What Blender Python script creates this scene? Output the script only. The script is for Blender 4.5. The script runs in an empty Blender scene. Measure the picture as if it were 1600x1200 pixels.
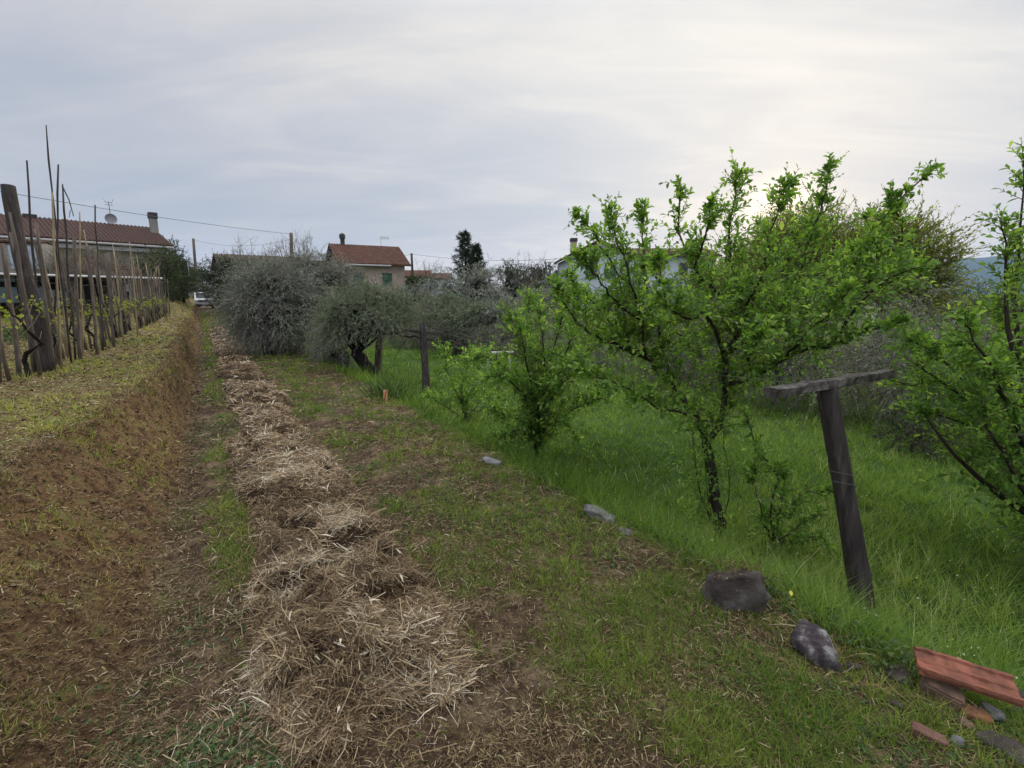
import bpy, bmesh, math, random
import numpy as np
from mathutils import Vector, noise as mnoise

random.seed(7)
rng = np.random.default_rng(7)
S = bpy.context.scene
COL = S.collection

# ------------------------------------------------------------------ camera, world, sun
F = 755.0                      # focal length in pixels of the 1600 px wide photograph
PITCH = math.radians(10.5)
EYE = np.array([0.0, 0.0, 1.6])
cam_d = bpy.data.cameras.new('camera')
cam_d.sensor_width = 36.0
cam_d.lens = F / 1600 * 36.0
cam_d.clip_start = 0.05
cam_d.clip_end = 20000
cam = bpy.data.objects.new('camera', cam_d)
COL.objects.link(cam)
cam.location = EYE
cam.rotation_euler = (math.radians(90) - PITCH, 0, 0)
S.camera = cam
S.render.engine = 'CYCLES'
S.render.resolution_x, S.render.resolution_y = 1024, 768
S.view_settings.view_transform = 'Standard'
S.view_settings.look = 'None'
S.view_settings.exposure = 0.16
S.view_settings.gamma = 1.0
S.cycles.max_bounces = 6
S.cycles.transparent_max_bounces = 8
S.cycles.volume_bounces = 0

SUN_EL, SUN_AZ = math.radians(8.5), math.radians(28)     # azimuth clockwise from +Y
SD = Vector((math.sin(SUN_AZ) * math.cos(SUN_EL), math.cos(SUN_AZ) * math.cos(SUN_EL), math.sin(SUN_EL)))
sun_d = bpy.data.lights.new('sun', 'SUN')
sun_d.energy = 2.4
sun_d.angle = math.radians(16)
sun_d.color = (1.0, 0.86, 0.70)
sun = bpy.data.objects.new('sun', sun_d)
COL.objects.link(sun)
sun.rotation_euler = SD.to_track_quat('Z', 'Y').to_euler()
sun.location = (20, 40, 30)

def N(nt, kind, **kw):
    n = nt.nodes.new(kind)
    for k, v in kw.items():
        if k in ('op', 'operation'): n.operation = v
        elif k.startswith('i_'):
            key = k[2:]
            key = int(key) if key.isdigit() else key
            n.inputs[key].default_value = v
        else: setattr(n, k, v)
    return n

def ramp(nt, stops, interp='LINEAR'):
    r = nt.nodes.new('ShaderNodeValToRGB')
    cr = r.color_ramp
    cr.interpolation = interp
    while len(cr.elements) < len(stops): cr.elements.new(0.5)
    for e, (p, c) in zip(cr.elements, stops):
        e.position = p
        e.color = (*c, 1) if len(c) == 3 else c
    return r

W = bpy.data.worlds.new('World')
S.world = W
W.use_nodes = True
nt = W.node_tree
nt.nodes.clear()
out = N(nt, 'ShaderNodeOutputWorld')
bg = N(nt, 'ShaderNodeBackground')
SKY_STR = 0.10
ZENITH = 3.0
bg.inputs['Strength'].default_value = SKY_STR
sky = N(nt, 'ShaderNodeTexSky')
sky.sky_type = 'NISHITA'
sky.sun_disc = False
sky.sun_elevation = SUN_EL
sky.sun_rotation = SUN_AZ
L = nt.links.new
tc = N(nt, 'ShaderNodeTexCoord')
sep = N(nt, 'ShaderNodeSeparateXYZ'); L(tc.outputs['Generated'], sep.inputs[0])
zc = N(nt, 'ShaderNodeMath', op='MAXIMUM', i_1=0.0); L(sep.outputs['Z'], zc.inputs[0])
za = N(nt, 'ShaderNodeMath', op='ADD', i_1=0.16); L(zc.outputs[0], za.inputs[0])
dx = N(nt, 'ShaderNodeMath', op='DIVIDE'); L(sep.outputs['X'], dx.inputs[0]); L(za.outputs[0], dx.inputs[1])
dy = N(nt, 'ShaderNodeMath', op='DIVIDE'); L(sep.outputs['Y'], dy.inputs[0]); L(za.outputs[0], dy.inputs[1])
cmb = N(nt, 'ShaderNodeCombineXYZ'); L(dx.outputs[0], cmb.inputs[0]); L(dy.outputs[0], cmb.inputs[1])
mp = N(nt, 'ShaderNodeMapping'); L(cmb.outputs[0], mp.inputs[0])
mp.inputs['Rotation'].default_value = (0, 0, math.radians(-20)); mp.inputs['Scale'].default_value = (0.42, 1.0, 1)
mp.inputs['Location'].default_value = (3.3, 1.7, 0)
n1 = N(nt, 'ShaderNodeTexNoise', i_Scale=0.75, i_Detail=6.0, i_Roughness=0.5, i_Distortion=0.5); L(mp.outputs[0], n1.inputs['Vector'])
# cloud deck: blue-grey where thick, pale where thin
cl = ramp(nt, [(0.38, (0.43, 0.465, 0.54)), (0.50, (0.52, 0.53, 0.58)), (0.62, (0.68, 0.66, 0.65))])
n3 = N(nt, 'ShaderNodeTexNoise', i_Scale=2.6, i_Detail=7.0, i_Roughness=0.6, i_Distortion=0.8); L(mp.outputs[0], n3.inputs['Vector'])
nm = N(nt, 'ShaderNodeMix', data_type='FLOAT'); nm.inputs[0].default_value = 0.36; L(n1.outputs['Fac'], nm.inputs[2]); L(n3.outputs['Fac'], nm.inputs[3])
L(nm.outputs[0], cl.inputs[0])
# brightness of the deck near the veiled sun
sdv = N(nt, 'ShaderNodeVectorMath', operation='DOT_PRODUCT'); L(tc.outputs['Generated'], sdv.inputs[0])
sdv.inputs[1].default_value = tuple(SD)
def glow(p, power, colr, prev):
    a = N(nt, 'ShaderNodeMath', op='MAXIMUM', i_1=0.0); L(p, a.inputs[0])
    b = N(nt, 'ShaderNodeMath', op='POWER', i_1=power); L(a.outputs[0], b.inputs[0])
    m = N(nt, 'ShaderNodeMix', data_type='RGBA', blend_type='ADD'); m.clamp_factor = True
    L(b.outputs[0], m.inputs[0]); L(prev, m.inputs[6]); m.inputs[7].default_value = (*colr, 1)
    return m.outputs[2]
g = glow(sdv.outputs['Value'], 1100.0, (0.8, 0.6, 0.32), cl.outputs[0])
g = glow(sdv.outputs['Value'], 40.0, (0.12, 0.085, 0.03), g)
hi = Vector((0.30, 0.80, 0.52)).normalized()
d2 = N(nt, 'ShaderNodeVectorMath', operation='DOT_PRODUCT'); L(tc.outputs['Generated'], d2.inputs[0]); d2.inputs[1].default_value = tuple(hi)
g = glow(d2.outputs['Value'], 7.0, (0.24, 0.215, 0.15), g)
# warm pale strip just above the horizon
hz = ramp(nt, [(0.0, (1, 1, 1)), (0.16, (0, 0, 0))]); L(zc.outputs[0], hz.inputs[0])
hm = N(nt, 'ShaderNodeMath', op='MULTIPLY', i_1=0.45); L(hz.outputs[0], hm.inputs[0])
hmx = N(nt, 'ShaderNodeMix', data_type='RGBA'); L(hm.outputs[0], hmx.inputs[0]); L(g, hmx.inputs[6]); hmx.inputs[7].default_value = (0.70, 0.64, 0.66, 1)
# scale to the sky's units and lay over the clear sky
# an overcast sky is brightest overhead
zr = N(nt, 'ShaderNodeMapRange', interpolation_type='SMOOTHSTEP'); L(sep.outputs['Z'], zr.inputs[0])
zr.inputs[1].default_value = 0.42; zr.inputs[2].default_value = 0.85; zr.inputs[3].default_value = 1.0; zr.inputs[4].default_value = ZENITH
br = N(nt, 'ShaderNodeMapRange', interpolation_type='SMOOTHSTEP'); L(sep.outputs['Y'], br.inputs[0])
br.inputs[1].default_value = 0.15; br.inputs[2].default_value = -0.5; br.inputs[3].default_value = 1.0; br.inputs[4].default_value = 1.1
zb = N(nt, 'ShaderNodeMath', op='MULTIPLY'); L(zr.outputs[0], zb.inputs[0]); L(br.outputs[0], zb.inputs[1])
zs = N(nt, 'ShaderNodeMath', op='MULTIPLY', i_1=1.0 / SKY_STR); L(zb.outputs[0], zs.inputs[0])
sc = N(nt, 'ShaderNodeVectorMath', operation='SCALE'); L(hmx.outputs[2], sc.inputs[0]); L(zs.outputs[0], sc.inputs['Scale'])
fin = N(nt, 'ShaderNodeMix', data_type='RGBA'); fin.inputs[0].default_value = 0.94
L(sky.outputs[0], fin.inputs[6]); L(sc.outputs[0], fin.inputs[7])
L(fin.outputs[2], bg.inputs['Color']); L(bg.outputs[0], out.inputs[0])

# ------------------------------------------------------------------ coordinates
U = np.array([-0.537, 0.844]); U /= np.linalg.norm(U)      # along the path, away from the camera
R_ = np.array([U[1], -U[0]])                                # across it, to the right

def at(px, py, depth):
    a, b = (px - 800) / F, (600 - py) / F
    v = np.array([a, math.cos(PITCH) + b * math.sin(PITCH), -math.sin(PITCH) + b * math.cos(PITCH)])
    return EYE + v * depth

def XY(s, d):
    return np.stack([np.asarray(s) * U[0] + np.asarray(d) * R_[0], np.asarray(s) * U[1] + np.asarray(d) * R_[1]], -1)

def SDc(x, y):
    return x * U[0] + y * U[1], x * R_[0] + y * R_[1]

def hsh(ix, iy, seed):
    h = (ix.astype(np.int64) * 374761393 + iy.astype(np.int64) * 668265263 + seed * 1442695041) & 0xffffffff
    h = ((h ^ (h >> 13)) * 1274126177) & 0xffffffff
    return ((h ^ (h >> 16)) & 0xffff) / 65535.0

def vnoise(x, y, seed=0):
    x = np.asarray(x, float); y = np.asarray(y, float)
    ix, iy = np.floor(x), np.floor(y)
    fx, fy = x - ix, y - iy
    fx = fx * fx * (3 - 2 * fx); fy = fy * fy * (3 - 2 * fy)
    a, b = hsh(ix, iy, seed), hsh(ix + 1, iy, seed)
    c, d = hsh(ix, iy + 1, seed), hsh(ix + 1, iy + 1, seed)
    return (a * (1 - fx) + b * fx) * (1 - fy) + (c * (1 - fx) + d * fx) * fy

def fbm(x, y, f, seed=0, octv=3):
    t, a, tot = 0, 1.0, 0
    for o in range(octv):
        t = t + a * vnoise(np.asarray(x) * f, np.asarray(y) * f, seed + o); tot += a; a *= 0.5; f *= 2.03
    return t / tot

def sst(a, b, x):
    t = np.clip((x - a) / (b - a), 0, 1)
    return t * t * (3 - 2 * t)

def toe(s): return -0.25 - 0.33 * np.exp(-np.maximum(s, -2) / 4.0)
def top(s): return -0.50 - 0.85 * sst(8.5, 1.2, s)
EDGE = 2.32
def edge(s): return EDGE + 0.16 * (vnoise(s * 0.9, s * 0 + 3, 5) - 0.5) + 0.10 * (vnoise(s * 3.1, s * 0 + 3, 6) - 0.5)

def Hsd(s, d, fine=True):
    s = np.asarray(s, float); d = np.asarray(d, float)
    t, b = top(s), toe(s)
    q = (d - t) / (b - t); q = q + 0.22 * (fbm(s, d, 2.6, 15, 2) - 0.5)
    z = 0.58 * (1 - (0.5 * np.clip(q, 0, 1) + 0.5 * sst(0, 1, q)))
    z = z + 0.5 * sst(-3.5, -9, d) * 0.25
    # bank steps up again where the vine row ends
    z = z + 0.5 * sst(27, 33, s) * (1 - sst(-1.5, -0.6, d))
    e = edge(s)
    z = z - 0.36 * sst(0, 1, (d - e) / 0.8) - 0.16 * sst(3.2, 10, d) - 0.5 * sst(12, 60, d)
    # wheel track beside the bank, low middle
    z = z - 0.035 * np.exp(-((d - b - 0.12) / 0.16) ** 2) + 0.02 * np.exp(-((d - 1.6) / 0.5) ** 2)
    if fine:
        x = s * 1.0; y = d
        near = np.exp(-np.maximum(np.hypot(s, d) - 12, 0) / 15)
        bank = np.exp(-((d - (t + b) / 2) / 0.35) ** 2)
        z = z + near * (0.045 * (fbm(x, y, 1.3, 11) - 0.5) + (0.020 + 0.07 * bank) * (fbm(x, y, 5.0, 21) - 0.5) + (0.010 + 0.03 * bank) * (fbm(x, y, 17.0, 31) - 0.5))
    else:
        z = z + 0.03 * (fbm(s, d, 1.3, 11) - 0.5)
    return z

def H(x, y, fine=True):
    s, d = SDc(np.asarray(x, float), np.asarray(y, float))
    return Hsd(s, d, fine)

# windrow of raked hay
def wr(s):
    c = 0.54 - 0.09 * np.exp(-(np.maximum(s, 0) / 4.5) ** 2) + 0.12 * (vnoise(s * 0.9, s * 0, 41) - 0.5)
    w = 0.36 + 0.16 * (vnoise(s * 1.9, s * 0, 42) - 0.5) + 0.06 * np.exp(-((s - 2.5) / 1.2) ** 2)
    return c, w
def WR(s, d):
    c, w = wr(s)
    e = np.clip(1 - ((d - c) / w) ** 2, 0, 1)
    en = sst(1.45, 1.95, s) * (1 - 0.55 * sst(7, 16, s)) * (1 - sst(24, 30, s))
    lump = 0.50 + 0.55 * fbm(s, d, 1.7, 50, 2) + 0.55 * fbm(s, d, 5.5, 51, 3)
    hol = 1 - 0.75 * sst(0.56, 0.70, fbm(s, d, 5.0, 61, 2))
    return 0.16 * np.sqrt(e) * en * lump * hol

# ------------------------------------------------------------------ geometry helpers
class Geo:
    def __init__(self): self.V, self.Fc, self.T, self.n = [], [], [], 0
    def add(self, V, Fs, T=None):
        V = np.asarray(V, float).reshape(-1, 3)
        if not isinstance(Fs, list) or (Fs and not isinstance(Fs[0], np.ndarray)):
            Fs = [Fs]
        for f in Fs:
            f = np.asarray(f, np.int64)
            if f.size: self.Fc.append(f + self.n)
        self.V.append(V)
        self.T.append(np.zeros(len(V)) if T is None else (np.full(len(V), T) if np.isscalar(T) else np.asarray(T, float)))
        self.n += len(V)
    def tube(self, pts, rad, sides=6, cap=True, T=None, jit=0.0):
        pts = np.asarray(pts, float); rad = np.asarray(rad, float) * np.ones(len(pts))
        tan = np.gradient(pts, axis=0); tan /= np.linalg.norm(tan, axis=1)[:, None] + 1e-9
        ref = np.array([0.31, 0.95, 0.02]) if abs(tan[0][1]) < 0.8 else np.array([0.95, 0.1, 0.3])
        x = np.cross(tan, ref); x /= np.linalg.norm(x, axis=1)[:, None]
        y = np.cross(tan, x)
        a = np.arange(sides) * 2 * math.pi / sides
        rr = rad[:, None] * (1 + (jit * (rng.random((len(pts), sides)) - 0.5) if jit else 0))
        V = pts[:, None, :] + rr[..., None] * (np.cos(a)[None, :, None] * x[:, None, :] + np.sin(a)[None, :, None] * y[:, None, :])
        i = np.arange(len(pts) - 1)[:, None] * sides; j = np.arange(sides)[None, :]; k = (j + 1) % sides
        Q = np.stack([i + j, i + k, i + k + sides, i + j + sides], -1).reshape(-1, 4)
        self.add(V.reshape(-1, 3), Q, T)
        if cap and sides > 2:
            n0 = self.n - len(pts) * sides
            self.Fc.append(np.array([[n0 + q for q in range(sides)][::-1]]))
            self.Fc.append(np.array([[n0 + (len(pts) - 1) * sides + q for q in range(sides)]]))
    def box(self, c, size, M=None, T=None, jit=0):
        sx, sy, sz = [q / 2 for q in size]
        V = np.array([(x, y, z) for x in (-sx, sx) for y in (-sy, sy) for z in (-sz, sz)], float)
        if jit: V += (rng.random(V.shape) - 0.5) * jit
        if M is not None: V = V @ np.asarray(M).T
        self.add(V + np.asarray(c), np.array([[0, 1, 3, 2], [4, 6, 7, 5], [0, 4, 5, 1], [2, 3, 7, 6], [0, 2, 6, 4], [1, 5, 7, 3]]), T)
    def grid(self, P, T=None):
        a, b = P.shape[:2]
        i = np.arange(a - 1)[:, None] * b; j = np.arange(b - 1)[None, :]
        self.add(P.reshape(-1, 3), np.stack([i + j, i + b + j, i + b + j + 1, i + j + 1], -1).reshape(-1, 4), T)
    def scatter(self, tv, tf, P, X, Y, Z, T=None):
        tv = np.asarray(tv, float); k = len(tv); n = len(P)
        V = P[:, None, :] + tv[None, :, 0:1] * X[:, None, :] + tv[None, :, 1:2] * Y[:, None, :] + tv[None, :, 2:3] * Z[:, None, :]
        off = (np.arange(n) * k)[:, None, None]
        Fs = []
        for f in tf:
            f = np.asarray(f)
            Fs.append((f[None] + off).reshape(-1, f.shape[1]))
        self.add(V.reshape(-1, 3), Fs, None if T is None else np.repeat(T, k))
    def build(self, name, mat, parent=None, origin=None, smooth=False):
        V = np.concatenate(self.V) if self.V else np.zeros((0, 3))
        o = np.zeros(3)
        if parent is not None:
            q = parent
            while q is not None: o = o + np.array(q.location); q = q.parent
        elif origin is not None: o = np.asarray(origin, float)
        V = V - o
        me = bpy.data.meshes.new(name)
        me.vertices.add(len(V)); me.vertices.foreach_set('co', V.astype(np.float32).ravel())
        loops = np.concatenate([f.ravel() for f in self.Fc]); tot = np.concatenate([np.full(len(f), f.shape[1]) for f in self.Fc])
        st = np.concatenate([[0], np.cumsum(tot)[:-1]])
        me.loops.add(len(loops)); me.loops.foreach_set('vertex_index', loops.astype(np.int32))
        me.polygons.add(len(tot)); me.polygons.foreach_set('loop_start', st.astype(np.int32))
        try: me.polygons.foreach_set('loop_total', tot.astype(np.int32))
        except Exception: pass
        me.update(calc_edges=True)
        at_ = me.attributes.new('tint', 'FLOAT', 'POINT')
        at_.data.foreach_set('value', np.concatenate(self.T).astype(np.float32))
        if smooth: me.shade_smooth()
        else: me.shade_flat()
        if mat: me.materials.append(mat)
        ob = bpy.data.objects.new(name, me); COL.objects.link(ob)
        if parent is not None: ob.parent = parent
        else: ob.location = o
        return ob

def tag(o, label, cat=None, group=None, kind=None):
    if label: o['label'] = label
    if cat: o['category'] = cat
    if group: o['group'] = group
    if kind: o['kind'] = kind
    return o

def thing(name, loc, label, cat, group=None, kind=None):
    o = bpy.data.objects.new(name, None); COL.objects.link(o)
    o.location = tuple(float(q) for q in loc); o.empty_display_size = 0.1
    return tag(o, label, cat, group, kind)

def copy_tree(o, parent=None):
    c = o.copy(); COL.objects.link(c)
    if parent is not None: c.parent = parent
    for ch in list(o.children): copy_tree(ch, c)
    return c

def nrm(a): return a / (np.linalg.norm(a, axis=-1, keepdims=True) + 1e-9)
def rdir(n): return nrm(rng.normal(size=(n, 3)))

LEAF = ([(0, 0, 0), (-.36, .28, .06), (-.5, .55, .09), (-.30, .82, .03), (0, 1, -.10), (.30, .82, .03), (.5, .55, .09), (.36, .28, .06), (0, .28, 0), (0, .55, .0), (0, .82, -.03)],
        [np.array([[0, 8, 1]]), np.array([[0, 7, 8]]), np.array([[1, 8, 9, 2], [2, 9, 10, 3], [8, 7, 6, 9], [9, 6, 5, 10]]), np.array([[3, 10, 4], [10, 5, 4]])])
LEAF4 = ([(0, 0, 0), (-.5, .5, .1), (0, 1, -.05), (.5, .5, .1)], [np.array([[0, 3, 2, 1]])])
BLADE = ([(-.5, 0, 0), (.5, 0, 0), (-.36, .16, .5), (.36, .16, .5), (0, .55, 1)], [np.array([[0, 1, 3, 2]]), np.array([[2, 3, 4]])])
BLADE3 = ([(-.5, 0, 0), (.5, 0, 0), (0, .35, 1)], [np.array([[0, 1, 2]])])
STRAW = ([(-.5, -.5, -.05), (.5, -.5, -.05), (-.5 , -.17, .08), (.5, -.17, .08), (-.5, .17, .08), (.5, .17, .08), (-.2, .5, -.05), (.2, .5, -.05)],
         [np.array([[0, 1, 3, 2], [2, 3, 5, 4], [4, 5, 7, 6]])])

def leafy(gl, gt, base, dr, ln, droop=0.0, per=10, ll=0.06, lw=0.03, ang=0.9, tr=0.003, t0=0.15, tmpl=LEAF4, sides=3, tlo=0.0, thi=1.0, tipn=0, upn=0.6):
    """twigs from base along dr, bending by droop, with leaves set along them"""
    n = len(base); base = np.asarray(base); ln = np.asarray(ln) * np.ones(n)
    side = nrm(np.cross(dr, rdir(n)))
    bend = (rng.random(n) - 0.5) * 0.35
    def pos(t):
        return base + dr * (t * ln)[:, None] + side * (bend * t * t * ln)[:, None] + np.array([0, 0, 1.0]) * (-droop * t * t * ln)[:, None]
    if gt is not None:
        ks = np.array([0, .35, .7, 1.0]); rad = np.array([1, .8, .55, .2]) * tr
        a = np.arange(sides) * 2 * math.pi / sides
        y = nrm(np.cross(dr, side))
        P = np.stack([pos(np.full(n, k)) for k in ks], 1)
        V = P[:, :, None, :] + rad[None, :, None, None] * (np.cos(a)[None, None, :, None] * side[:, None, None, :] + np.sin(a)[None, None, :, None] * y[:, None, None, :])
        i = np.arange(3)[:, None] * sides; j = np.arange(sides)[None]; k = (j + 1) % sides
        Q = np.stack([i + j, i + k, i + k + sides, i + j + sides], -1).reshape(-1, 4)
        Q = (Q[None] + (np.arange(n) * 4 * sides)[:, None, None]).reshape(-1, 4)
        gt.add(V.reshape(-1, 3), Q, 0.5)
    if gl is None: return
    tw = rng.random(n)                                             # one tone per shoot
    for q in range(per):
        t = t0 + (1 - t0) * (q + 0.6 * rng.random(n)) / per
        p = pos(np.clip(t, 0, 1))
        d2 = nrm(dr + (side * (2 * bend * t)[:, None]) - np.array([0, 0, 1.0]) * (2 * droop * t)[:, None])
        ph = q * 2.4 + rng.random(n) * 0.9
        y2 = nrm(np.cross(d2, side)); x2 = np.cross(y2, d2)
        rad = x2 * np.cos(ph)[:, None] + y2 * np.sin(ph)[:, None]
        aa = ang + 0.35 * (rng.random(n) - 0.5) - 0.35 * t
        Y = nrm(d2 * np.cos(aa)[:, None] + rad * np.sin(aa)[:, None])
        up = nrm(np.array([0, 0, upn]) + 0.5 * rdir(n) + 0.25 * d2)
        X = nrm(np.cross(Y, up)); Z = np.cross(X, Y)
        s = (0.40 + 0.95 * rng.random(n)) * (1 - 0.35 * t)
        T = np.clip(tlo + (thi - tlo) * (0.55 * tw + 0.45 * rng.random(n)), 0, 1)
        gl.scatter(tmpl[0], tmpl[1], p, X * (lw * s)[:, None], Y * (ll * s)[:, None], Z * (ll * s)[:, None], T)

# ------------------------------------------------------------------ materials
MATS = {}
def base_mat(name):
    m = bpy.data.materials.new(name); m.use_nodes = True
    nt = m.node_tree; b = nt.nodes['Principled BSDF']; MATS[name] = m
    return m, nt, b, nt.nodes['Material Output']

def foliage(name, stops, rough=0.5, trans=0.35, spec=0.4, tcol=None):
    m, nt, b, o = base_mat(name)
    a = N(nt, 'ShaderNodeAttribute'); a.attribute_name = 'tint'
    r = ramp(nt, stops); nt.links.new(a.outputs['Fac'], r.inputs[0])
    nt.links.new(r.outputs[0], b.inputs['Base Color']); b.inputs['Roughness'].default_value = rough
    b.inputs['Specular IOR Level'].default_value = spec
    if trans > 0:
        tr = N(nt, 'ShaderNodeBsdfTranslucent')
        hs = N(nt, 'ShaderNodeMix', data_type='RGBA', blend_type='MULTIPLY'); hs.inputs[0].default_value = 1
        nt.links.new(r.outputs[0], hs.inputs[6]); hs.inputs[7].default_value = (*(tcol or (1.5, 1.5, 0.6)), 1)
        nt.links.new(hs.outputs[2], tr.inputs[0])
        mx = N(nt, 'ShaderNodeMixShader'); mx.inputs[0].default_value = trans
        nt.links.new(b.outputs[0], mx.inputs[1]); nt.links.new(tr.outputs[0], mx.inputs[2]); nt.links.new(mx.outputs[0], o.inputs[0])
    return m

def rough_mat(name, stops, scale=8.0, detail=6, rough=0.85, bump=0.4, bscale=None, stretch=(1, 1, 1), spec=0.3, bdist=0.02, coord='Object'):
    m, nt, b, o = base_mat(name)
    tc = N(nt, 'ShaderNodeTexCoord'); mp = N(nt, 'ShaderNodeMapping'); mp.inputs['Scale'].default_value = stretch
    nt.links.new(tc.outputs[coord], mp.inputs[0])
    n = N(nt, 'ShaderNodeTexNoise', i_Scale=scale, i_Detail=detail, i_Roughness=0.62); nt.links.new(mp.outputs[0], n.inputs['Vector'])
    r = ramp(nt, stops); nt.links.new(n.outputs['Fac'], r.inputs[0]); nt.links.new(r.outputs[0], b.inputs['Base Color'])
    n2 = N(nt, 'ShaderNodeTexNoise', i_Scale=bscale or scale * 3, i_Detail=8.0, i_Roughness=0.7); nt.links.new(mp.outputs[0], n2.inputs['Vector'])
    bp = N(nt, 'ShaderNodeBump', i_Strength=min(bump * 1.3, 1), i_Distance=bdist); nt.links.new(n2.outputs['Fac'], bp.inputs['Height']); nt.links.new(bp.outputs[0], b.inputs['Normal'])
    b.inputs['Roughness'].default_value = rough; b.inputs['Specular IOR Level'].default_value = spec
    return m

def soil_mat(name, soil, green, dry, g_lo=0.45, g_hi=0.6, g_scale=1.6, d_lo=0.5, d_hi=0.62, zones=None):
    """earth with patches of green and of dry litter"""
    m, nt, b, o = base_mat(name)
    l = nt.links.new
    geo = N(nt, 'ShaderNodeNewGeometry')
    def nz(scale, det, off):
        mp = N(nt, 'ShaderNodeMapping'); mp.inputs['Location'].default_value = (off, off * 2, 0); l(geo.outputs['Position'], mp.inputs[0])
        n = N(nt, 'ShaderNodeTexNoise', i_Scale=scale, i_Detail=8.0, i_Roughness=0.68); l(mp.outputs[0], n.inputs['Vector']); return n
    a = nz(22, 8, 1); ra = ramp(nt, [(0.3, soil[0]), (0.5, soil[1]), (0.72, soil[2])]); l(a.outputs['Fac'], ra.inputs[0])
    gb = nz(35, 8, 5); rg = ramp(nt, [(0.3, green[0]), (0.7, green[1])]); l(gb.outputs['Fac'], rg.inputs[0])
    db = nz(60, 8, 9); rd = ramp(nt, [(0.3, dry[0]), (0.7, dry[1])]); l(db.outputs['Fac'], rd.inputs[0])
    gm = nz(g_scale, 8, 17); rgm = ramp(nt, [(g_lo, (0, 0, 0)), (g_hi, (1, 1, 1))]); l(gm.outputs['Fac'], rgm.inputs[0])
    dm = nz(3.1, 9, 23); rdm = ramp(nt, [(d_lo, (0, 0, 0)), (d_hi, (1, 1, 1))]); l(dm.outputs['Fac'], rdm.inputs[0])
    m1 = N(nt, 'ShaderNodeMix', data_type='RGBA'); l(rgm.outputs[0], m1.inputs[0]); l(ra.outputs[0], m1.inputs[6]); l(rg.outputs[0], m1.inputs[7])
    m2 = N(nt, 'ShaderNodeMix', data_type='RGBA'); l(rdm.outputs[0], m2.inputs[0]); l(m1.outputs[2], m2.inputs[6]); l(rd.outputs[0], m2.inputs[7])
    last = m2.outputs[2]
    if zones:
        at0 = N(nt, 'ShaderNodeAttribute'); at0.attribute_name = 'tint'
        for (lo_, hi_, stops, scl) in zones:
            zn = nz(scl, 8, 31 + lo_ * 9); zr_ = ramp(nt, stops); l(zn.outputs['Fac'], zr_.inputs[0])
            mr = N(nt, 'ShaderNodeMapRange'); l(at0.outputs['Fac'], mr.inputs[0]); mr.inputs[1].default_value = lo_; mr.inputs[2].default_value = hi_
            mz = N(nt, 'ShaderNodeMix', data_type='RGBA'); l(mr.outputs[0], mz.inputs[0]); l(last, mz.inputs[6]); l(zr_.outputs[0], mz.inputs[7]); last = mz.outputs[2]
    l(last, b.inputs['Base Color'])
    n2 = nz(45, 8, 2); bp = N(nt, 'ShaderNodeBump', i_Strength=0.9, i_Distance=0.02); l(n2.outputs['Fac'], bp.inputs['Height']); l(bp.outputs[0], b.inputs['Normal'])
    b.inputs['Roughness'].default_value = 0.95; b.inputs['Specular IOR Level'].default_value = 0.15
    return m

def plain(name, c, rough=0.5, metal=0.0, spec=0.5):
    m, nt, b, o = base_mat(name)
    n = N(nt, 'ShaderNodeTexNoise', i_Scale=12.0, i_Detail=4.0)
    r = ramp(nt, [(0.3, tuple(q * 0.85 for q in c)), (0.7, tuple(min(q * 1.1, 1) for q in c))]); nt.links.new(n.outputs['Fac'], r.inputs[0])
    nt.links.new(r.outputs[0], b.inputs['Base Color']); b.inputs['Roughness'].default_value = rough; b.inputs['Metallic'].default_value = metal
    b.inputs['Specular IOR Level'].default_value = spec
    return m

SOIL = [(0.022, 0.014, 0.009), (0.075, 0.048, 0.030), (0.17, 0.118, 0.075)]
ZN = [(0.05, 0.45, [(.32, (.040, .022, .012)), (.44, (.11, .064, .032)), (.54, (.17, .105, .05)), (.62, (.12, .115, .04)), (.74, (.24, .165, .09))], 9),
      (0.55, 0.95, [(.30, (.075, .045, .02)), (.45, (.17, .11, .048)), (.55, (.14, .145, .045)), (.70, (.27, .19, .09))], 6)]
M_path = soil_mat('path_earth', SOIL, [(0.04, 0.055, 0.014), (0.12, 0.14, 0.04)], [(0.10, 0.068, 0.04), (0.27, 0.20, 0.125)], 0.50, 0.62, 1.7, zones=ZN)
M_terr = M_path
M_mead = soil_mat('meadow_earth', [(0.02, 0.03, 0.01), (0.04, 0.06, 0.015), (0.06, 0.09, 0.025)], [(0.03, 0.06, 0.012), (0.07, 0.13, 0.03)], [(0.05, 0.07, 0.02), (0.12, 0.14, 0.05)], 0.3, 0.5, 0.7, 0.6, 0.8)
M_grass = foliage('short_grass', [(0, (0.035, 0.085, 0.012)), (0.42, (0.14, 0.225, 0.034)), (0.8, (0.31, 0.35, 0.08)), (1, (0.44, 0.38, 0.15))], 0.75, 0.3, 0.12)
M_mgrass = foliage('tall_grass', [(0, (0.035, 0.085, 0.010)), (0.38, (0.14, 0.245, 0.045)), (0.85, (0.31, 0.41, 0.11)), (1, (0.54, 0.54, 0.30))], 0.7, 0.52, 0.12, (1.35, 1.35, .6))
M_straw = foliage('dry_straw', [(0, (0.032, 0.020, 0.012)), (0.28, (0.125, 0.080, 0.043)), (0.62, (0.32, 0.228, 0.125)), (0.9, (0.52, 0.42, 0.26)), (1, (0.70, 0.63, 0.48))], 0.75, 0.12, 0.2, (1, .9, .7))
M_litter = foliage('grass_litter', [(0, (0.030, 0.018, 0.010)), (0.35, (0.10, 0.063, 0.032)), (0.8, (0.27, 0.195, 0.10)), (1, (0.48, 0.40, 0.25))], 0.8, 0.1, 0.2, (1, .9, .7))
M_weed = foliage('weed_leaf', [(0, (0.03, 0.07, 0.018)), (0.6, (0.075, 0.135, 0.035)), (1, (0.15, 0.19, 0.06))], 0.5, 0.3)
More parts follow.
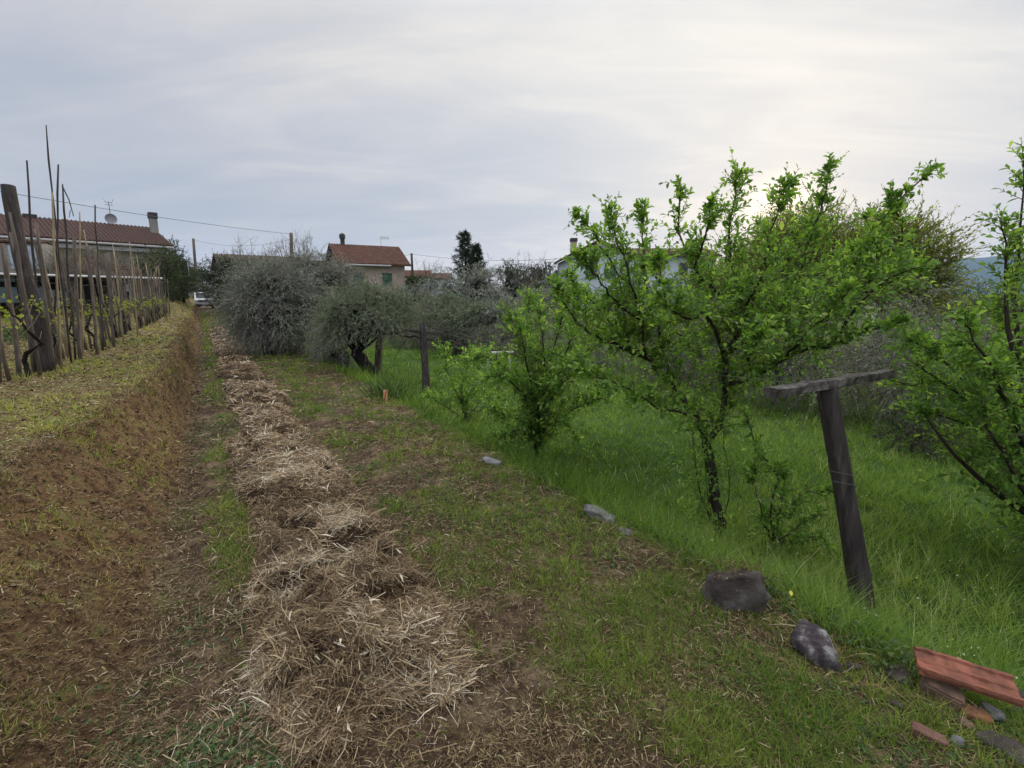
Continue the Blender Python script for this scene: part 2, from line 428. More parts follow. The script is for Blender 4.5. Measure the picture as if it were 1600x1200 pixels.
M_plum = foliage('plum_leaf', [(0, (0.030, 0.075, 0.012)), (0.40, (0.11, 0.215, 0.042)), (0.75, (0.235, 0.385, 0.075)), (1, (0.44, 0.55, 0.15))], 0.48, 0.5, 0.35, (1.55, 1.6, .7))
M_olive = foliage('olive_leaf', [(0, (0.10, 0.115, 0.085)), (0.5, (0.235, 0.26, 0.205)), (0.85, (0.42, 0.45, 0.37)), (1, (0.60, 0.62, 0.55))], 0.5, 0.15, 0.4, (1, 1, .8))
M_olive2 = foliage('green_olive_leaf', [(0, (0.09, 0.125, 0.07)), (0.6, (0.205, 0.26, 0.15)), (1, (0.40, 0.46, 0.31))], 0.5, 0.2, 0.4, (1, 1, .8))
M_dark = foliage('evergreen_leaf', [(0, (0.010, 0.024, 0.010)), (0.6, (0.028, 0.052, 0.018)), (1, (0.06, 0.09, 0.03))], 0.55, 0.15)
M_hedge = foliage('hedge_leaf', [(0, (0.018, 0.04, 0.012)), (0.6, (0.05, 0.085, 0.02)), (1, (0.11, 0.15, 0.035))], 0.55, 0.2)
M_decid = foliage('spring_leaf', [(0, (0.09, 0.10, 0.03)), (0.5, (0.17, 0.21, 0.055)), (1, (0.30, 0.33, 0.09))], 0.5, 0.5)
M_bram = foliage('bramble_leaf', [(0, (0.07, 0.09, 0.045)), (0.5, (0.15, 0.185, 0.095)), (1, (0.28, 0.32, 0.18))], 0.6, 0.2, 0.4, (1, 1, .8))
M_vine = foliage('vine_leaf', [(0, (0.12, 0.19, 0.03)), (0.6, (0.26, 0.32, 0.05)), (1, (0.38, 0.38, 0.08))], 0.5, 0.45)
M_bark = rough_mat('dark_bark', [(0.3, (0.016, 0.012, 0.010)), (0.6, (0.045, 0.035, 0.028)), (0.8, (0.11, 0.09, 0.075))], 14, bump=0.8, stretch=(1, 1, .35))
M_blackbark = rough_mat('black_bark', [(0.3, (0.006, 0.005, 0.005)), (0.6, (0.018, 0.015, 0.013)), (0.85, (0.05, 0.045, 0.04))], 10, bump=0.9, stretch=(1, 1, .35))
M_greybark = rough_mat('grey_bark', [(0.3, (0.06, 0.05, 0.045)), (0.7, (0.16, 0.14, 0.13))], 12, bump=0.6, stretch=(1, 1, .35))
M_twig = plain('twig', (0.075, 0.06, 0.05), 0.8, spec=.2)
M_gtwig = plain('grey_twig', (0.17, 0.145, 0.135), 0.8, spec=.2)
M_shoot = plain('young_shoot', (0.10, 0.085, 0.045), 0.6)
M_post = rough_mat('weathered_post', [(0.3, (0.022, 0.018, 0.017)), (0.55, (0.058, 0.048, 0.044)), (0.8, (0.14, 0.12, 0.11))], 9, bump=0.7, stretch=(3, 3, .35))
M_stake = rough_mat('stake_wood', [(0.3, (0.06, 0.047, 0.038)), (0.55, (0.13, 0.105, 0.085)), (0.8, (0.24, 0.20, 0.165))], 9, bump=0.5, stretch=(3, 3, .3))
M_cane = rough_mat('cane', [(0.3, (0.17, 0.13, 0.075)), (0.7, (0.34, 0.28, 0.165))], 6, rough=.6, bump=0.2)
M_lich = rough_mat('lichened_timber', [(0.36, (0.025, 0.022, 0.02)), (0.5, (0.085, 0.075, 0.066)), (0.62, (0.15, 0.135, 0.12)), (0.8, (0.28, 0.27, 0.24))], 14, bump=0.9)
M_wire = plain('wire', (0.12, 0.12, 0.125), 0.5, 0.4)
M_cable = plain('cable', (0.10, 0.10, 0.11), 0.6)

# ------------------------------------------------------------------ ground sheets
def axis(lo, hi, c0, c1, step, g=1.09):
    a = list(np.arange(c0, c1 + 1e-6, step)); st = step; v = a[-1]
    while v < hi: st *= g; v += st; a.append(v)
    b = []; st = step; v = a[0]
    while v > lo: st *= g; v -= st; b.append(v)
    return np.array(b[::-1] + a)

sa = axis(-60, 2600, 0.2, 9.0, 0.035, 1.045)
da = axis(-1500, 3300, -2.2, 5.0, 0.035, 1.07)
SS, DD = np.meshgrid(sa, da, indexing='ij')
E = edge(SS) + 0.0
ZZ = Hsd(SS, DD)
P = np.concatenate([XY(SS, DD), ZZ[..., None]], -1)
wv = 0.10 * (fbm(SS, DD, 3.0, 13, 3) - .5)
ZONE = 1 - 0.5 * sst(-.10, .08, DD + wv - top(SS)) - 0.5 * sst(-.02, .12, DD + wv - toe(SS))      # 1 terrace, .5 bank, 0 path
i0 = int(np.searchsorted(da, -0.42)); i1 = int(np.searchsorted(da, 2.36))
for name, a, b, m, lab in (('terrace', 0, i0 + 1, M_terr, 'raised mown terrace and its brown earth bank left of the path'),
                           ('path', i0, i1 + 1, M_path, 'patchy mown earth path running away to the left'),
                           ('meadow', i1, len(da), M_mead, 'lower green meadow right of the path')):
    g = Geo(); g.grid(P[:, a:b], ZONE[:, a:b].ravel()); o = g.build(name, m, smooth=True); tag(o, lab, kind='structure')

# ------------------------------------------------------------------ ground cover (stuff)
def polar(n, r0=1.0, r1=60.0, a0=-56, a1=56):
    r = r0 * (r1 / r0) ** rng.random(n); a = np.radians(a0 + (a1 - a0) * rng.random(n))
    x, y = r * np.sin(a), r * np.cos(a)
    s, d = SDc(x, y)
    return x, y, s, d, r

def frame_blades(n, lean):
    a = rng.random(n) * 2 * math.pi
    X = np.stack([np.cos(a), np.sin(a), np.zeros(n)], -1)
    Yh = np.stack([-np.sin(a), np.cos(a), np.zeros(n)], -1)
    l = lean * rng.random(n)
    Z = nrm(np.array([0, 0, 1.0]) + Yh * l[:, None]); 
    return X, Yh, Z

# short green grass
def greenmask(s, d):
    m = .35 * fbm(s, d, 0.8, 70, 2) + .65 * fbm(s, d, 2.7, 71, 4)
    m = m + 0.16 * np.exp(-((d - 0.02) / 0.18) ** 2) * sst(1.6, 4, s)      # green strip beside the wheel track
    m = m - 0.30 * np.exp(-((d - toe(s) - 0.1) / 0.15) ** 2)
    m = m + 0.055 * sst(0.95, 1.3, d) + .03 * np.exp(-(s / 1.6) ** 2)
    return m

g = Geo()
def tufted(n, k, spread, *a):
    x, y, s, d, r = polar(n // k, *a)
    rp = lambda q: np.repeat(q, k)
    x, y, r = rp(x), rp(y), rp(r); a_ = rng.random(len(x)) * 6.283; q = spread * np.abs(rng.normal(size=len(x))) * np.maximum(1, r / 4)
    ox, oy = q * np.cos(a_), q * np.sin(a_); x, y = x + ox, y + oy; s, d = SDc(x, y)
    return x, y, s, d, r, ox / (spread * np.maximum(1, r / 4)), oy / (spread * np.maximum(1, r / 4)), rp(rng.random(n // k))
x, y, s, d, r, ox, oy, tt = tufted(800000, 7, .016, .7, 55, -72, 62)
gm = greenmask(s, d)
bankz = (d < toe(s)) & (d > top(s))
keep = (d < edge(s) + 0.25) & (d > -9) & (WR(s, d) < 0.02) & (rng.random(len(s)) < sst(0.44, 0.56, gm) * np.where(bankz, 0.75, np.where(d < top(s), .45, .9)) + 0.04)
x, y, s, d, r, gm, ox, oy, tt = [q[keep] for q in (x, y, s, d, r, gm, ox, oy, tt)]
n = len(x); X, Y, Z = frame_blades(n, .8); Z = nrm(Z + np.stack([ox, oy, 0 * ox], -1) * .8)
z = H(x, y)
hgt = (0.010 + 0.026 * rng.random(n) + 0.030 * sst(.5, .75, gm)) * (.6 + .8 * tt) * (1 + 0.04 * r)
wid = 0.0026 * (0.6 + 0.9 * rng.random(n)) * np.maximum(1, r / 2.2)
T = np.clip(0.0 + 0.3 * rng.random(n) + .45 * tt + 0.36 * (d < toe(s)) + 0.5 * (fbm(s, d, 2.2, 77) - 0.5), 0, 1)
g.scatter(BLADE3[0], BLADE3[1], np.stack([x, y, z - 0.002], -1), X * wid[:, None], Y * hgt[:, None], Z * hgt[:, None], T)
tag(g.build('mown_grass', M_grass), 'short green and yellowing grass on the path and terrace', 'grass', kind='stuff')

# dry litter lying flat
g = Geo()
x, y, s, d, r = polar(720000, .7, 50, -72, 62)
lm = fbm(s, d, 1.7, 81, 4)
keep = (d < edge(s) + 0.1) & (d > -9) & (rng.random(len(s)) < 0.22 + .3 * (d < toe(s) + .2) + 0.9 * sst(0.40, 0.66, lm) + 0.5 * (d < toe(s) + .2))
x, y, s, d, r = [q[keep] for q in (x, y, s, d, r)]
n = len(x); z = H(x, y) + WR(s, d)
a = rng.random(n) * 2 * math.pi
tl = (rng.random(n) - 0.35) * 0.7
Y = nrm(np.stack([np.cos(a), np.sin(a), tl], -1)); X = nrm(np.cross(Y, np.array([0, 0, 1.0]) + 0.5 * rdir(n))); Z = np.cross(X, Y)
ln = (0.008 + 0.05 * rng.random(n) ** 2.4) * (1 + 0.06 * r); wid = 0.0021 * (0.5 + 1.6 * rng.random(n) ** 2) * np.maximum(1, r / 2.2)
T = np.clip(rng.random(n) ** 1.3 + .13 * (d < top(s)) - .05 * ((d > top(s)) & (d < toe(s))), 0, 1)
g.scatter(STRAW[0], STRAW[1], np.stack([x, y, z + 0.004 + 0.008 * rng.random(n)], -1), X * wid[:, None], Y * ln[:, None], (Z + X * rng.normal(size=(n, 1)) * .8) * (ln * (rng.random(n) ** 2 * 1.8 - .25))[:, None], T)
tag(g.build('dry_litter', M_litter), 'brown dry cuttings scattered over the mown ground and bank', 'cuttings', kind='stuff')

# yellowed tufts along the crest of the bank
g = Geo(); n = 14000
s = 1.5 + 24 * rng.random(n) ** 1.6; k_ = rng.integers(0, 10 ** 6, n); cs_ = np.round(s * 14) / 14 + .02 * rng.normal(size=n); s = cs_
d = top(s) + .09 * rng.normal(size=n) + .10 * (fbm(s, s * 0, 4, 8) - .5)
x, y = XY(s, d).T; r = np.hypot(x, y); X, Y, Z = frame_blades(n, 1.0); Z = nrm(Z + np.array([R_[0], R_[1], 0]) * (.5 * rng.random((n, 1))))
h_ = (.015 + .05 * rng.random(n)) * (.3 + 1.2 * vnoise(s * 5, s * 0, 4)); w_ = .0024 * np.maximum(1, r / 2.5)
g.scatter(BLADE[0], BLADE[1], np.stack([x, y, H(x, y) - .003], -1), X * w_[:, None], Y * h_[:, None], Z * h_[:, None], np.clip(.35 + .5 * rng.random(n), 0, 1))
tag(g.build('crest_grass', M_litter), 'yellowing grass hanging over the crest of the earth bank', 'grass', kind='stuff')
# crumbs and clods of earth
g = Geo()
x, y, s, d, r = polar(110000, .7, 14, -72, 60)
bk = (d > top(s) - .1) & (d < toe(s) + .1)
keep = (d < edge(s)) & (d > -3) & (rng.random(len(s)) < np.where(bk, .9, .3))
x, y, s, d, r = [q[keep] for q in (x, y, s, d, r)]; n = len(x)
OCT = ([(1, 0, 0), (0, 1, 0), (-1, 0, 0), (0, -1, 0), (0, 0, .8), (.1, .1, -.8)], [np.array([[0, 1, 4], [1, 2, 4], [2, 3, 4], [3, 0, 4], [1, 0, 5], [2, 1, 5], [3, 2, 5], [0, 3, 5]])])
X = rdir(n); Y = nrm(np.cross(X, rdir(n))); Z = np.cross(X, Y); q = (0.002 + 0.007 * rng.random(n) ** 4) * np.maximum(1, r / 3) * (1 + .5 * (d < toe(s)))
g.scatter(OCT[0], OCT[1], np.stack([x, y, H(x, y) + .001], -1), X * q[:, None], Y * (q * (.6 + .6 * rng.random(n)))[:, None], Z * (q * (.5 + .5 * rng.random(n)))[:, None], rng.random(n) * .5)
tag(g.build('soil_crumbs', M_litter), 'loose brown crumbs and clods of earth on the bank and path', 'earth', kind='stuff')

# broad small weeds in the mown path
g = Geo()
x, y, s, d, r = polar(60000, 1.2, 16)
wm = fbm(s, d, 0.9, 91, 3)
keep = (d < edge(s) + .2) & (d > -1.6) & (WR(s, d) < 0.03) & (rng.random(len(s)) < sst(0.44, 0.64, wm))
x, y, s, d, r = [q[keep] for q in (x, y, s, d, r)]; n = len(x)
for q in range(4):
    a = rng.random(n) * 2 * math.pi; t = 0.2 + 0.7 * rng.random(n)
    Y = nrm(np.stack([np.cos(a), np.sin(a), t], -1)); X = nrm(np.cross(Y, [0, 0, 1.0])); Z = np.cross(X, Y)
    l = (0.008 + 0.020 * rng.random(n) ** 1.5) * np.maximum(1, r / 5); w = l * (0.35 + 0.35 * rng.random(n))
    g.scatter(LEAF4[0], LEAF4[1], np.stack([x, y, H(x, y) + 0.002], -1), X * w[:, None], Y * l[:, None], Z * l[:, None], rng.random(n))
tag(g.build('low_weeds', M_weed), 'low broad-leaved weeds dotted through the mown path', 'weeds', kind='stuff')

# hay windrow
g = Geo()
ws = axis(1.4, 30, 1.5, 8.0, 0.03, 1.03); wd = np.arange(-0.15, 1.42, 0.03)
WS, WD = np.meshgrid(ws, wd, indexing='ij')
hw = WR(WS, WD)
Pw = np.concatenate([XY(WS, WD), (Hsd(WS, WD) + hw - 0.012 - 0.03 * (hw < 0.004))[..., None]], -1)
g.grid(Pw, 0.10)
for cnt, r0, r1, lo, hi in ((125000, 1.3, 30, 0.03, 0.115), (7000, 1.3, 9, 0.10, 0.26)):
    x, y, s, d, r = polar(cnt * 3, r0, r1, -50, 0)
    w_ = WR(s, d)
    c, w = wr(s)
    fr = np.exp(-(np.abs(d - c) / (w * 1.45)) ** 3) * sst(1.3, 2.0, s) * (1 - sst(26, 32, s))
    keep = (rng.random(len(s)) < np.where(w_ > 0.01, 1.0, 0.20 * fr) * (1 - .35 * sst(8, 20, s)))
    x, y, s, d, r, w_ = [q[keep][:cnt] for q in (x, y, s, d, r, w_)]
    n = len(x)
    fa = 6.28 * fbm(s, d, 1.6, 95, 2) * 1.3
    a = fa + rng.normal(size=n) * 0.9
    tl = rng.normal(size=n) * 0.34
    Y = nrm(np.stack([np.cos(a), np.sin(a), tl], -1)); X = nrm(np.cross(Y, np.array([0, 0, 1.0]) + 0.6 * rdir(n))); Z = np.cross(X, Y)
    ln = (lo + (hi - lo) * rng.random(n) ** 1.6) * (1 + 0.03 * r)
    wid = 0.0017 * (0.5 + rng.random(n) ** 3 * 2.4) * np.maximum(1, r / 2.6)
    z = Hsd(s, d) + w_ + 0.030 * rng.random(n) * (w_ > 0.01)
    kink = (rng.random(n) - 0.3) * 1.8
    # curl the straw sideways too
    tv = np.array(STRAW[0]); P0 = np.stack([x, y, z], -1)
    g.scatter(tv, STRAW[1], P0, X * wid[:, None], Y * ln[:, None], (Z + X * 0.9 * np.sign(rng.random(n) - .5)[:, None]) * (ln * kink)[:, None], np.clip(rng.random(n) * 0.97 + 1.0 * (fbm(s, d, 3.4, 99) - .5), 0, 1))
x, y, s, d, r = polar(1500, 1.5, 6, -45, 5)
keep = WR(s, d) > 0.02; x, y, s, d = [q[keep][:170] for q in (x, y, s, d)]; n = len(x)
Y = nrm(np.stack([rng.normal(size=n), rng.normal(size=n), .3 * rng.normal(size=n)], -1)); X = nrm(np.cross(Y, rdir(n))); Z = np.cross(X, Y)
l = 0.05 + .05 * rng.random(n)
g.scatter(LEAF4[0], LEAF4[1], np.stack([x, y, Hsd(s, d) + WR(s, d) + .03], -1), X * .011, Y * l[:, None], Z * l[:, None], np.full(n, 0.97))
tag(g.build('hay_windrow', M_straw), 'long raked row of brown cut hay lying along the path', 'hay', kind='stuff')

# tall meadow grass
g = Geo()
x, y, s, d, r, ox, oy, tt = tufted(460000, 11, .028, 1.3, 60, -40, 66)
keep = (d > edge(s) - 0.02) & (rng.random(len(s)) < 0.25 + 1.0 * sst(0.0, 0.35, d - edge(s))) & (d < 40)
keep &= ((x - 1.93) ** 2 + (y - 1.72) ** 2 > .24 ** 2) | (rng.random(len(x)) < .1)      # trodden flat round the tiles
x, y, s, d, r, ox, oy, tt = [q[keep] for q in (x, y, s, d, r, ox, oy, tt)]
n = len(x); X, Y, Z = frame_blades(n, 0.6); Z = nrm(Z + np.stack([ox, oy, 0 * ox], -1) * .45)
tall = 0.5 + 0.9 * fbm(s, d, 0.7, 101, 3)
bd = np.exp(-((d - edge(s) - 0.45) / 0.35) ** 2)
hgt = (0.06 + 0.10 * rng.random(n)) * (.55 + .8 * tt) * tall * (1 + 0.9 * bd) * (1 + 0.01 * r)
wid = 0.0032 * (0.6 + 0.8 * rng.random(n)) * np.maximum(1, r / 3.5)
T = np.clip(0.0 + 0.3 * rng.random(n) + .45 * tt + 0.8 * (fbm(s, d, 0.55, 103, 3) - 0.5) - .15 * bd, 0, 0.93); T[rng.random(n) < .035] = 1
g.scatter(BLADE[0], BLADE[1], np.stack([x, y, H(x, y) - 0.01], -1), X * wid[:, None], Y * hgt[:, None], Z * hgt[:, None], T)
tag(g.build('meadow_grass', M_mgrass), 'lush tall green grass filling the lower meadow', 'grass', kind='stuff')

# ------------------------------------------------------------------ branches and trees
def smooth_path(pts, n):
    pts = np.asarray(pts, float); k = len(pts)
    t = np.linspace(0, k - 1, n); out_ = []
    for q in t:
        i = min(int(q), k - 2); f = q - i
        p0, p1, p2, p3 = pts[max(i - 1, 0)], pts[i], pts[i + 1], pts[min(i + 2, k - 1)]
        out_.append(0.5 * ((2 * p1) + (-p0 + p2) * f + (2 * p0 - 5 * p1 + 4 * p2 - p3) * f * f + (-p0 + 3 * p1 - 3 * p2 + p3) * f ** 3))
    return np.array(out_)

def limb(g, pts, r0, r1, n=14, sides=7, wob=0.012, jit=0.25):
    p = smooth_path(pts, n); w = rng.normal(size=p.shape) * wob; w[0] = 0; w[-1] = 0
    p = p + w
    g.tube(p, np.linspace(r0, r1, n), sides, jit=jit)
    return p

def big_tree(name, base, label, cat, trunk, center, radii, ncl=30, tw=26, tl=0.5, per=9, ll=.06, lw=.014, leaf=M_olive, twig=M_gtwig, bark=M_blackbark,
             droop=0.35, out_=0.8, up=0.25, r0=0.13, clr=0.28, group=None, flat=0.0, tr=.005, shell=0.45, ang=.8, trunks=None, tlo=0, thi=1, low=-0.8, upn=.6):
    """trunk + limbs to clump centres spread through an uneven crown; twigs and leaves round every clump"""
    base = np.asarray(base, float); center = np.asarray(center, float); radii = np.asarray(radii, float)
    t = thing(name, base, label, cat, group)
    gb = Geo()
    P0 = limb(gb, trunk, r0, r0 * .55, 12, 9, wob=.015, jit=.35)
    cs = []
    while len(cs) < ncl:
        v = rng.normal(size=3); v /= np.linalg.norm(v)
        q = shell + (1 - shell) * rng.random() ** 0.6
        if v[2] < low: continue
        c = center + v * radii * q * (0.86 + 0.3 * mnoise.noise(Vector(v * 1.9 + base)))
        cs.append(c)
    cs = np.array(cs)
    gt = Geo(); gl = Geo()
    for c in cs:
        k = rng.integers(5, len(P0)); p0 = P0[k]
        mid = (p0 + c) / 2 + np.array([0, 0, .12 * radii[2]]) + rng.normal(size=3) * .06 * radii
        limb(gb, [p0, mid, c], r0 * .28, r0 * .06, 7, 5, wob=.02 * radii[0])
    o = nrm((cs - center) / radii)
    C = np.repeat(cs, tw, 0); O = np.repeat(o, tw, 0); n = len(C)
    B = C + rng.normal(size=(n, 3)) * clr * radii.mean() * 0.33
    D = nrm(rdir(n) + O * out_ + np.array([0, 0, up]))
    Ln = tl * (0.5 + rng.random(n))
    leafy(gl, gt, B, D, Ln, droop, per, ll, lw, ang, tr, 0.1, LEAF4, 3, tlo, thi, upn=upn)
    gb.build('trunk', bark, t, smooth=True)
    cr = gl.build('crown', leaf, t)
    gt.build('twigs', twig, cr)
    return t

def gz(p): return float(H(p[0], p[1], False))
def onground(px, py, z=0.0):
    v = at(px, py, 1) - EYE; t = (EYE[2] - z) / -v[2]
    p = EYE + v * t; p[2] = gz(p); return p

# -- the plum tree
def plum():
    D0 = 4.0
    base = at(1127, 842, D0); base[2] = gz(base) - .03
    t = thing('plum_tree', base, 'young plum tree with bright green leaves just left of the T-topped post', 'tree')
    gb, gt, gl = Geo(), Geo(), Geo()
    A = lambda *q: [at(a, b, D0 + c) for a, b, c in q]
    tk = limb(gb, [base] + A((1118, 780, 0), (1112, 730, 0), (1103, 690, 0)), .046, .036, 14, 9, .006)
    limbs = []
    def Lm(r0, r1, *q, n=14):
        p = limb(gb, A(*q), r0 * .78, r1 * .8, n, 7, .010); limbs.append((p, r0, r1)); return p
    Lm(.036, .022, (1103, 690, 0), (1082, 645, .05), (1045, 595, .1), (1010, 562, .1), (985, 545, .1))
    Lm(.034, .026, (1105, 690, 0), (1125, 650, 0), (1134, 600, 0), (1132, 555, -.05))
    Lm(.020, .005, (985, 545, .1), (975, 500, .2), (968, 440, .3), (930, 370, .3), (900, 335, .3))
    Lm(.018, .005, (1010, 562, .1), (1000, 500, -.1), (985, 430, -.2), (962, 370, -.2), (955, 322, -.2))
    Lm(.018, .004, (985, 545, .1), (940, 530, 0), (905, 510, -.1), (880, 470, -.2), (868, 440, -.2))
    Lm(.018, .005, (1045, 595, .1), (1030, 520, .2), (1010, 450, .3), (1005, 380, .3), (1003, 318, .3))
    Lm(.024, .005, (1132, 555, -.05), (1160, 508, -.1), (1125, 462, -.2), (1085, 420, -.2), (1060, 350, -.1), (1062, 288, -.1))
    Lm(.020, .005, (1160, 508, -.1), (1150, 440, .1), (1140, 380, .2), (1148, 310, .2), (1152, 262, .2))
    Lm(.022, .005, (1132, 555, -.05), (1105, 490, -.4), (1075, 500, -.6), (1040, 470, -.7), (1030, 400, -.7))
    Lm(.024, .008, (1134, 600, 0), (1180, 590, -.1), (1230, 560, -.2), (1290, 540, -.3), (1350, 520, -.4), (1410, 500, -.4))
    Lm(.022, .006, (1132, 555, -.05), (1200, 510, 0), (1250, 490, .05), (1310, 465, .1), (1345, 400, .1), (1390, 330, .1), (1460, 262, .1), n=18)
    Lm(.020, .005, (1200, 510, 0), (1240, 450, .2), (1262, 380, .2), (1285, 320, .2), (1298, 256, .2))
    Lm(.016, .005, (1150, 500, 0), (1190, 430, -.3), (1205, 360, -.4), (1235, 288, -.4))
    Lm(.018, .005, (1310, 465, .1), (1380, 440, .2), (1410, 380, .2), (1392, 312, .2))
    Lm(.016, .004, (1290, 540, -.3), (1340, 480, -.4), (1400, 430, -.5), (1440, 420, -.5))
    Lm(.016, .004, (1134, 600, 0), (1100, 560, .5), (1060, 520, .7), (1020, 480, .8))
    Lm(.016, .004, (1200, 510, 0), (1230, 470, .6), (1290, 420, .9), (1340, 380, 1.0))
    Lm(.014, .004, (1082, 645, .05), (1040, 640, -.2), (1000, 620, -.3), (960, 600, -.35), (900, 580, -.3))
    Lm(.014, .004, (985, 545, .1), (950, 500, .3), (915, 470, .4), (890, 430, .4))
    Lm(.014, .004, (1000, 500, -.1), (950, 460, -.1), (925, 420, -.2), (905, 400, -.2))
    Lm(.014, .004, (1085, 420, -.2), (1100, 370, -.4), (1110, 320, -.4))
    Lm(.014, .004, (1240, 450, .2), (1210, 400, .5), (1190, 350, .6))
    Lm(.014, .004, (1310, 465, .1), (1350, 450, -.2), (1370, 400, -.3), (1350, 340, -.3))
    Lm(.014, .004, (1230, 560, -.2), (1260, 520, -.5), (1300, 490, -.7), (1330, 450, -.8))
    Lm(.012, .004, (1180, 590, -.1), (1170, 560, -.5), (1190, 520, -.7))
    # suckers on the trunk
    for a, b in ((1095, 830), (1105, 835), (1090, 820), (1140, 830)):
        limb(gb, A((1120, b + 10, 0), (a, b - 60, -.05), (a - 5 + rng.normal() * 6, b - 150, -.05)), .006, .002, 8, 4, .004)
    B, Dv, Ln = [], [], []
    for p, r0, r1 in limbs:
        seg = np.linalg.norm(np.diff(p, axis=0), axis=1).sum()
        k = int(seg * 60)
        for q in range(k):
            f = 0.08 + 0.92 * rng.random() ** 1.45; i = min(int(f * (len(p) - 1)), len(p) - 2); u = f * (len(p) - 1) - i
            b = p[i] * (1 - u) + p[i + 1] * u; tn = nrm(p[i + 1] - p[i])
            dv = nrm(tn * .8 * f + rdir(1)[0] * .9 + np.array([0, 0, .55]))
            B.append(b); Dv.append(dv); Ln.append((.12 + .50 * rng.random() ** 1.3) * (1.25 - 1.13 * f))
        # the leafy leader at the tip
        B.append(p[-1] - nrm(p[-1] - p[-2]) * .16); Dv.append(nrm(p[-1] - p[-2])); Ln.append(.2)
    B, Dv, Ln = np.array(B), np.array(Dv), np.array(Ln)
    leafy(gl, gt, B, Dv, Ln,   .05, 10, .061, .029, 1.0, .0026, .12, LEAF, 4)
    # side spurs off the shoots thicken the crown low and mid
    m = rng.random(len(B)) < .6
    B2 = B[m] + Dv[m] * (Ln[m] * .5)[:, None]
    leafy(gl, gt, B2, nrm(rdir(m.sum()) + .4 * Dv[m]), .07 + .12 * rng.random(m.sum()), .05, 6, .058, .029, 1.0, .0025, .15, LEAF, 3)
    # leafy suckers
    ns = 120; bb = np.array([at(1100 + 20 * rng.normal(), 690 + 150 * rng.random(), D0 - .05 + .06 * rng.normal()) for _ in range(ns)])
    leafy(gl, gt, bb, nrm(rdir(ns) * .8 + [0, 0, .5]), .06 + .08 * rng.random(ns), .05, 6, .046, .022, 1.0, .002, .1, LEAF, 3)
    gb.build('trunk', M_bark, t, smooth=True); c = gl.build('crown', M_plum, t); gt.build('twigs', M_shoot, c)
plum()

def shrub_tree(name, base, label, cat, tips, r0, ll=.05, lw=.025, dens=30, tlen=.22, mat=M_plum, twig=M_shoot, bark=M_bark, group=None, per=8, tmpl=LEAF, fstart=.15, wob=.012):
    base = np.asarray(base, float); t = thing(name, base, label, cat, group)
    gb, gt, gl = Geo(), Geo(), Geo(); B, Dv, Ln = [], [], []
    for path, rr in tips:
        p = limb(gb, path, rr, .003, 12, 6, wob)
        seg = np.linalg.norm(np.diff(p, axis=0), axis=1).sum()
        for q in range(int(seg * dens)):
            f = fstart + (1 - fstart) * rng.random(); i = min(int(f * 11), 10); u = f * 11 - i
            B.append(p[i] * (1 - u) + p[i + 1] * u); Dv.append(nrm(nrm(p[i + 1] - p[i]) * .7 * f + rdir(1)[0] * .9 + np.array([0, 0, .35]))); Ln.append(tlen * (.4 + rng.random()) * (1.2 - .6 * f))
        B.append(p[-2]); Dv.append(nrm(p[-1] - p[-2])); Ln.append(tlen)
    B, Dv, Ln = np.array(B), np.array(Dv), np.array(Ln)
    leafy(gl, gt, B, Dv, Ln, .08, per, ll, lw, 1.0, .003, .12, tmpl, 3)
    gb.build('trunk', bark, t, smooth=True); c = gl.build('crown', mat, t); gt.build('twigs', twig, c)
    return t

# leafy shrub left of the plum
b = onground(838, 722, -.42); D1 = 5.7
A = lambda a, b_, c=0: at(a, b_, D1 + c)
shrub_tree('plum_shrub', b, 'dense dark-stemmed green shrub between the plum tree and the sapling', 'shrub',
    [([b, A(835, 660), A(810, 600, .1), A(770, 560, .2), A(735, 560, .2)], .02), ([b, A(845, 640), A(850, 560, -.1), A(845, 490, -.1)], .022),
     ([b, A(850, 650), A(890, 590), A(930, 540), A(960, 520)], .02), ([b, A(835, 630), A(820, 550, -.3), A(800, 500, -.4)], .02),
     ([b, A(850, 640), A(880, 560, .3), A(905, 490, .4), A(900, 455, .4)], .02), ([b, A(830, 680), A(800, 660), A(775, 640)], .012),
     ([b, A(855, 660), A(900, 640, -.2), A(945, 620, -.2)], .014), ([b, A(840, 620), A(870, 530, .1), A(880, 470, .1)], .018),
     ([b, A(840, 640, -.1), A(860, 600, -.4), A(900, 560, -.5)], .014), ([b, A(830, 640), A(790, 590, -.3), A(765, 590, -.4)], .014), ([b, A(840, 620, .2), A(825, 520, .4), A(830, 470, .5)], .014), ([b, A(850, 620, .3), A(910, 560, .6), A(940, 470, .7)], .014), ([b, A(830, 670, -.1), A(805, 670, -.3), A(780, 690, -.3)], .01), ([b, A(850, 670, -.1), A(880, 660, -.3), A(900, 680, -.3)], .01)], .03, .068, .032, 62, .36, per=9)

# sapling near the far post
b = onground(728, 662, -.42); D2 = 7.4
A = lambda a, b_, c=0: at(a, b_, D2 + c)
shrub_tree('sapling', b, 'thin pale-green sapling in the long grass right of the far post', 'sapling',
    [([b, A(722, 620), A(728, 580), A(740, 545)], .012), ([b, A(715, 620), A(700, 580), A(692, 545)], .010), ([b, A(735, 610), A(765, 590), A(785, 570)], .009),
     ([b, A(700, 640), A(680, 625), A(670, 620)], .007), ([b, A(740, 640), A(760, 620), A(790, 625)], .007), ([b, A(725, 640, .2), A(745, 590, .3), A(760, 550, .3)], .007)], .02, .066, .03, 50, .28)
b = onground(690, 640, -.42); D2 = 8.3
shrub_tree('sapling', b, 'low spindly yellow-green sapling at the foot of the far post', 'sapling',
    [([b, at(688, 620, D2), at(695, 600, D2)], .007), ([b, at(680, 625, D2), at(668, 612, D2)], .006), ([b, at(700, 625, D2), at(712, 610, D2)], .006)], .02, .055, .024, 30, .16)

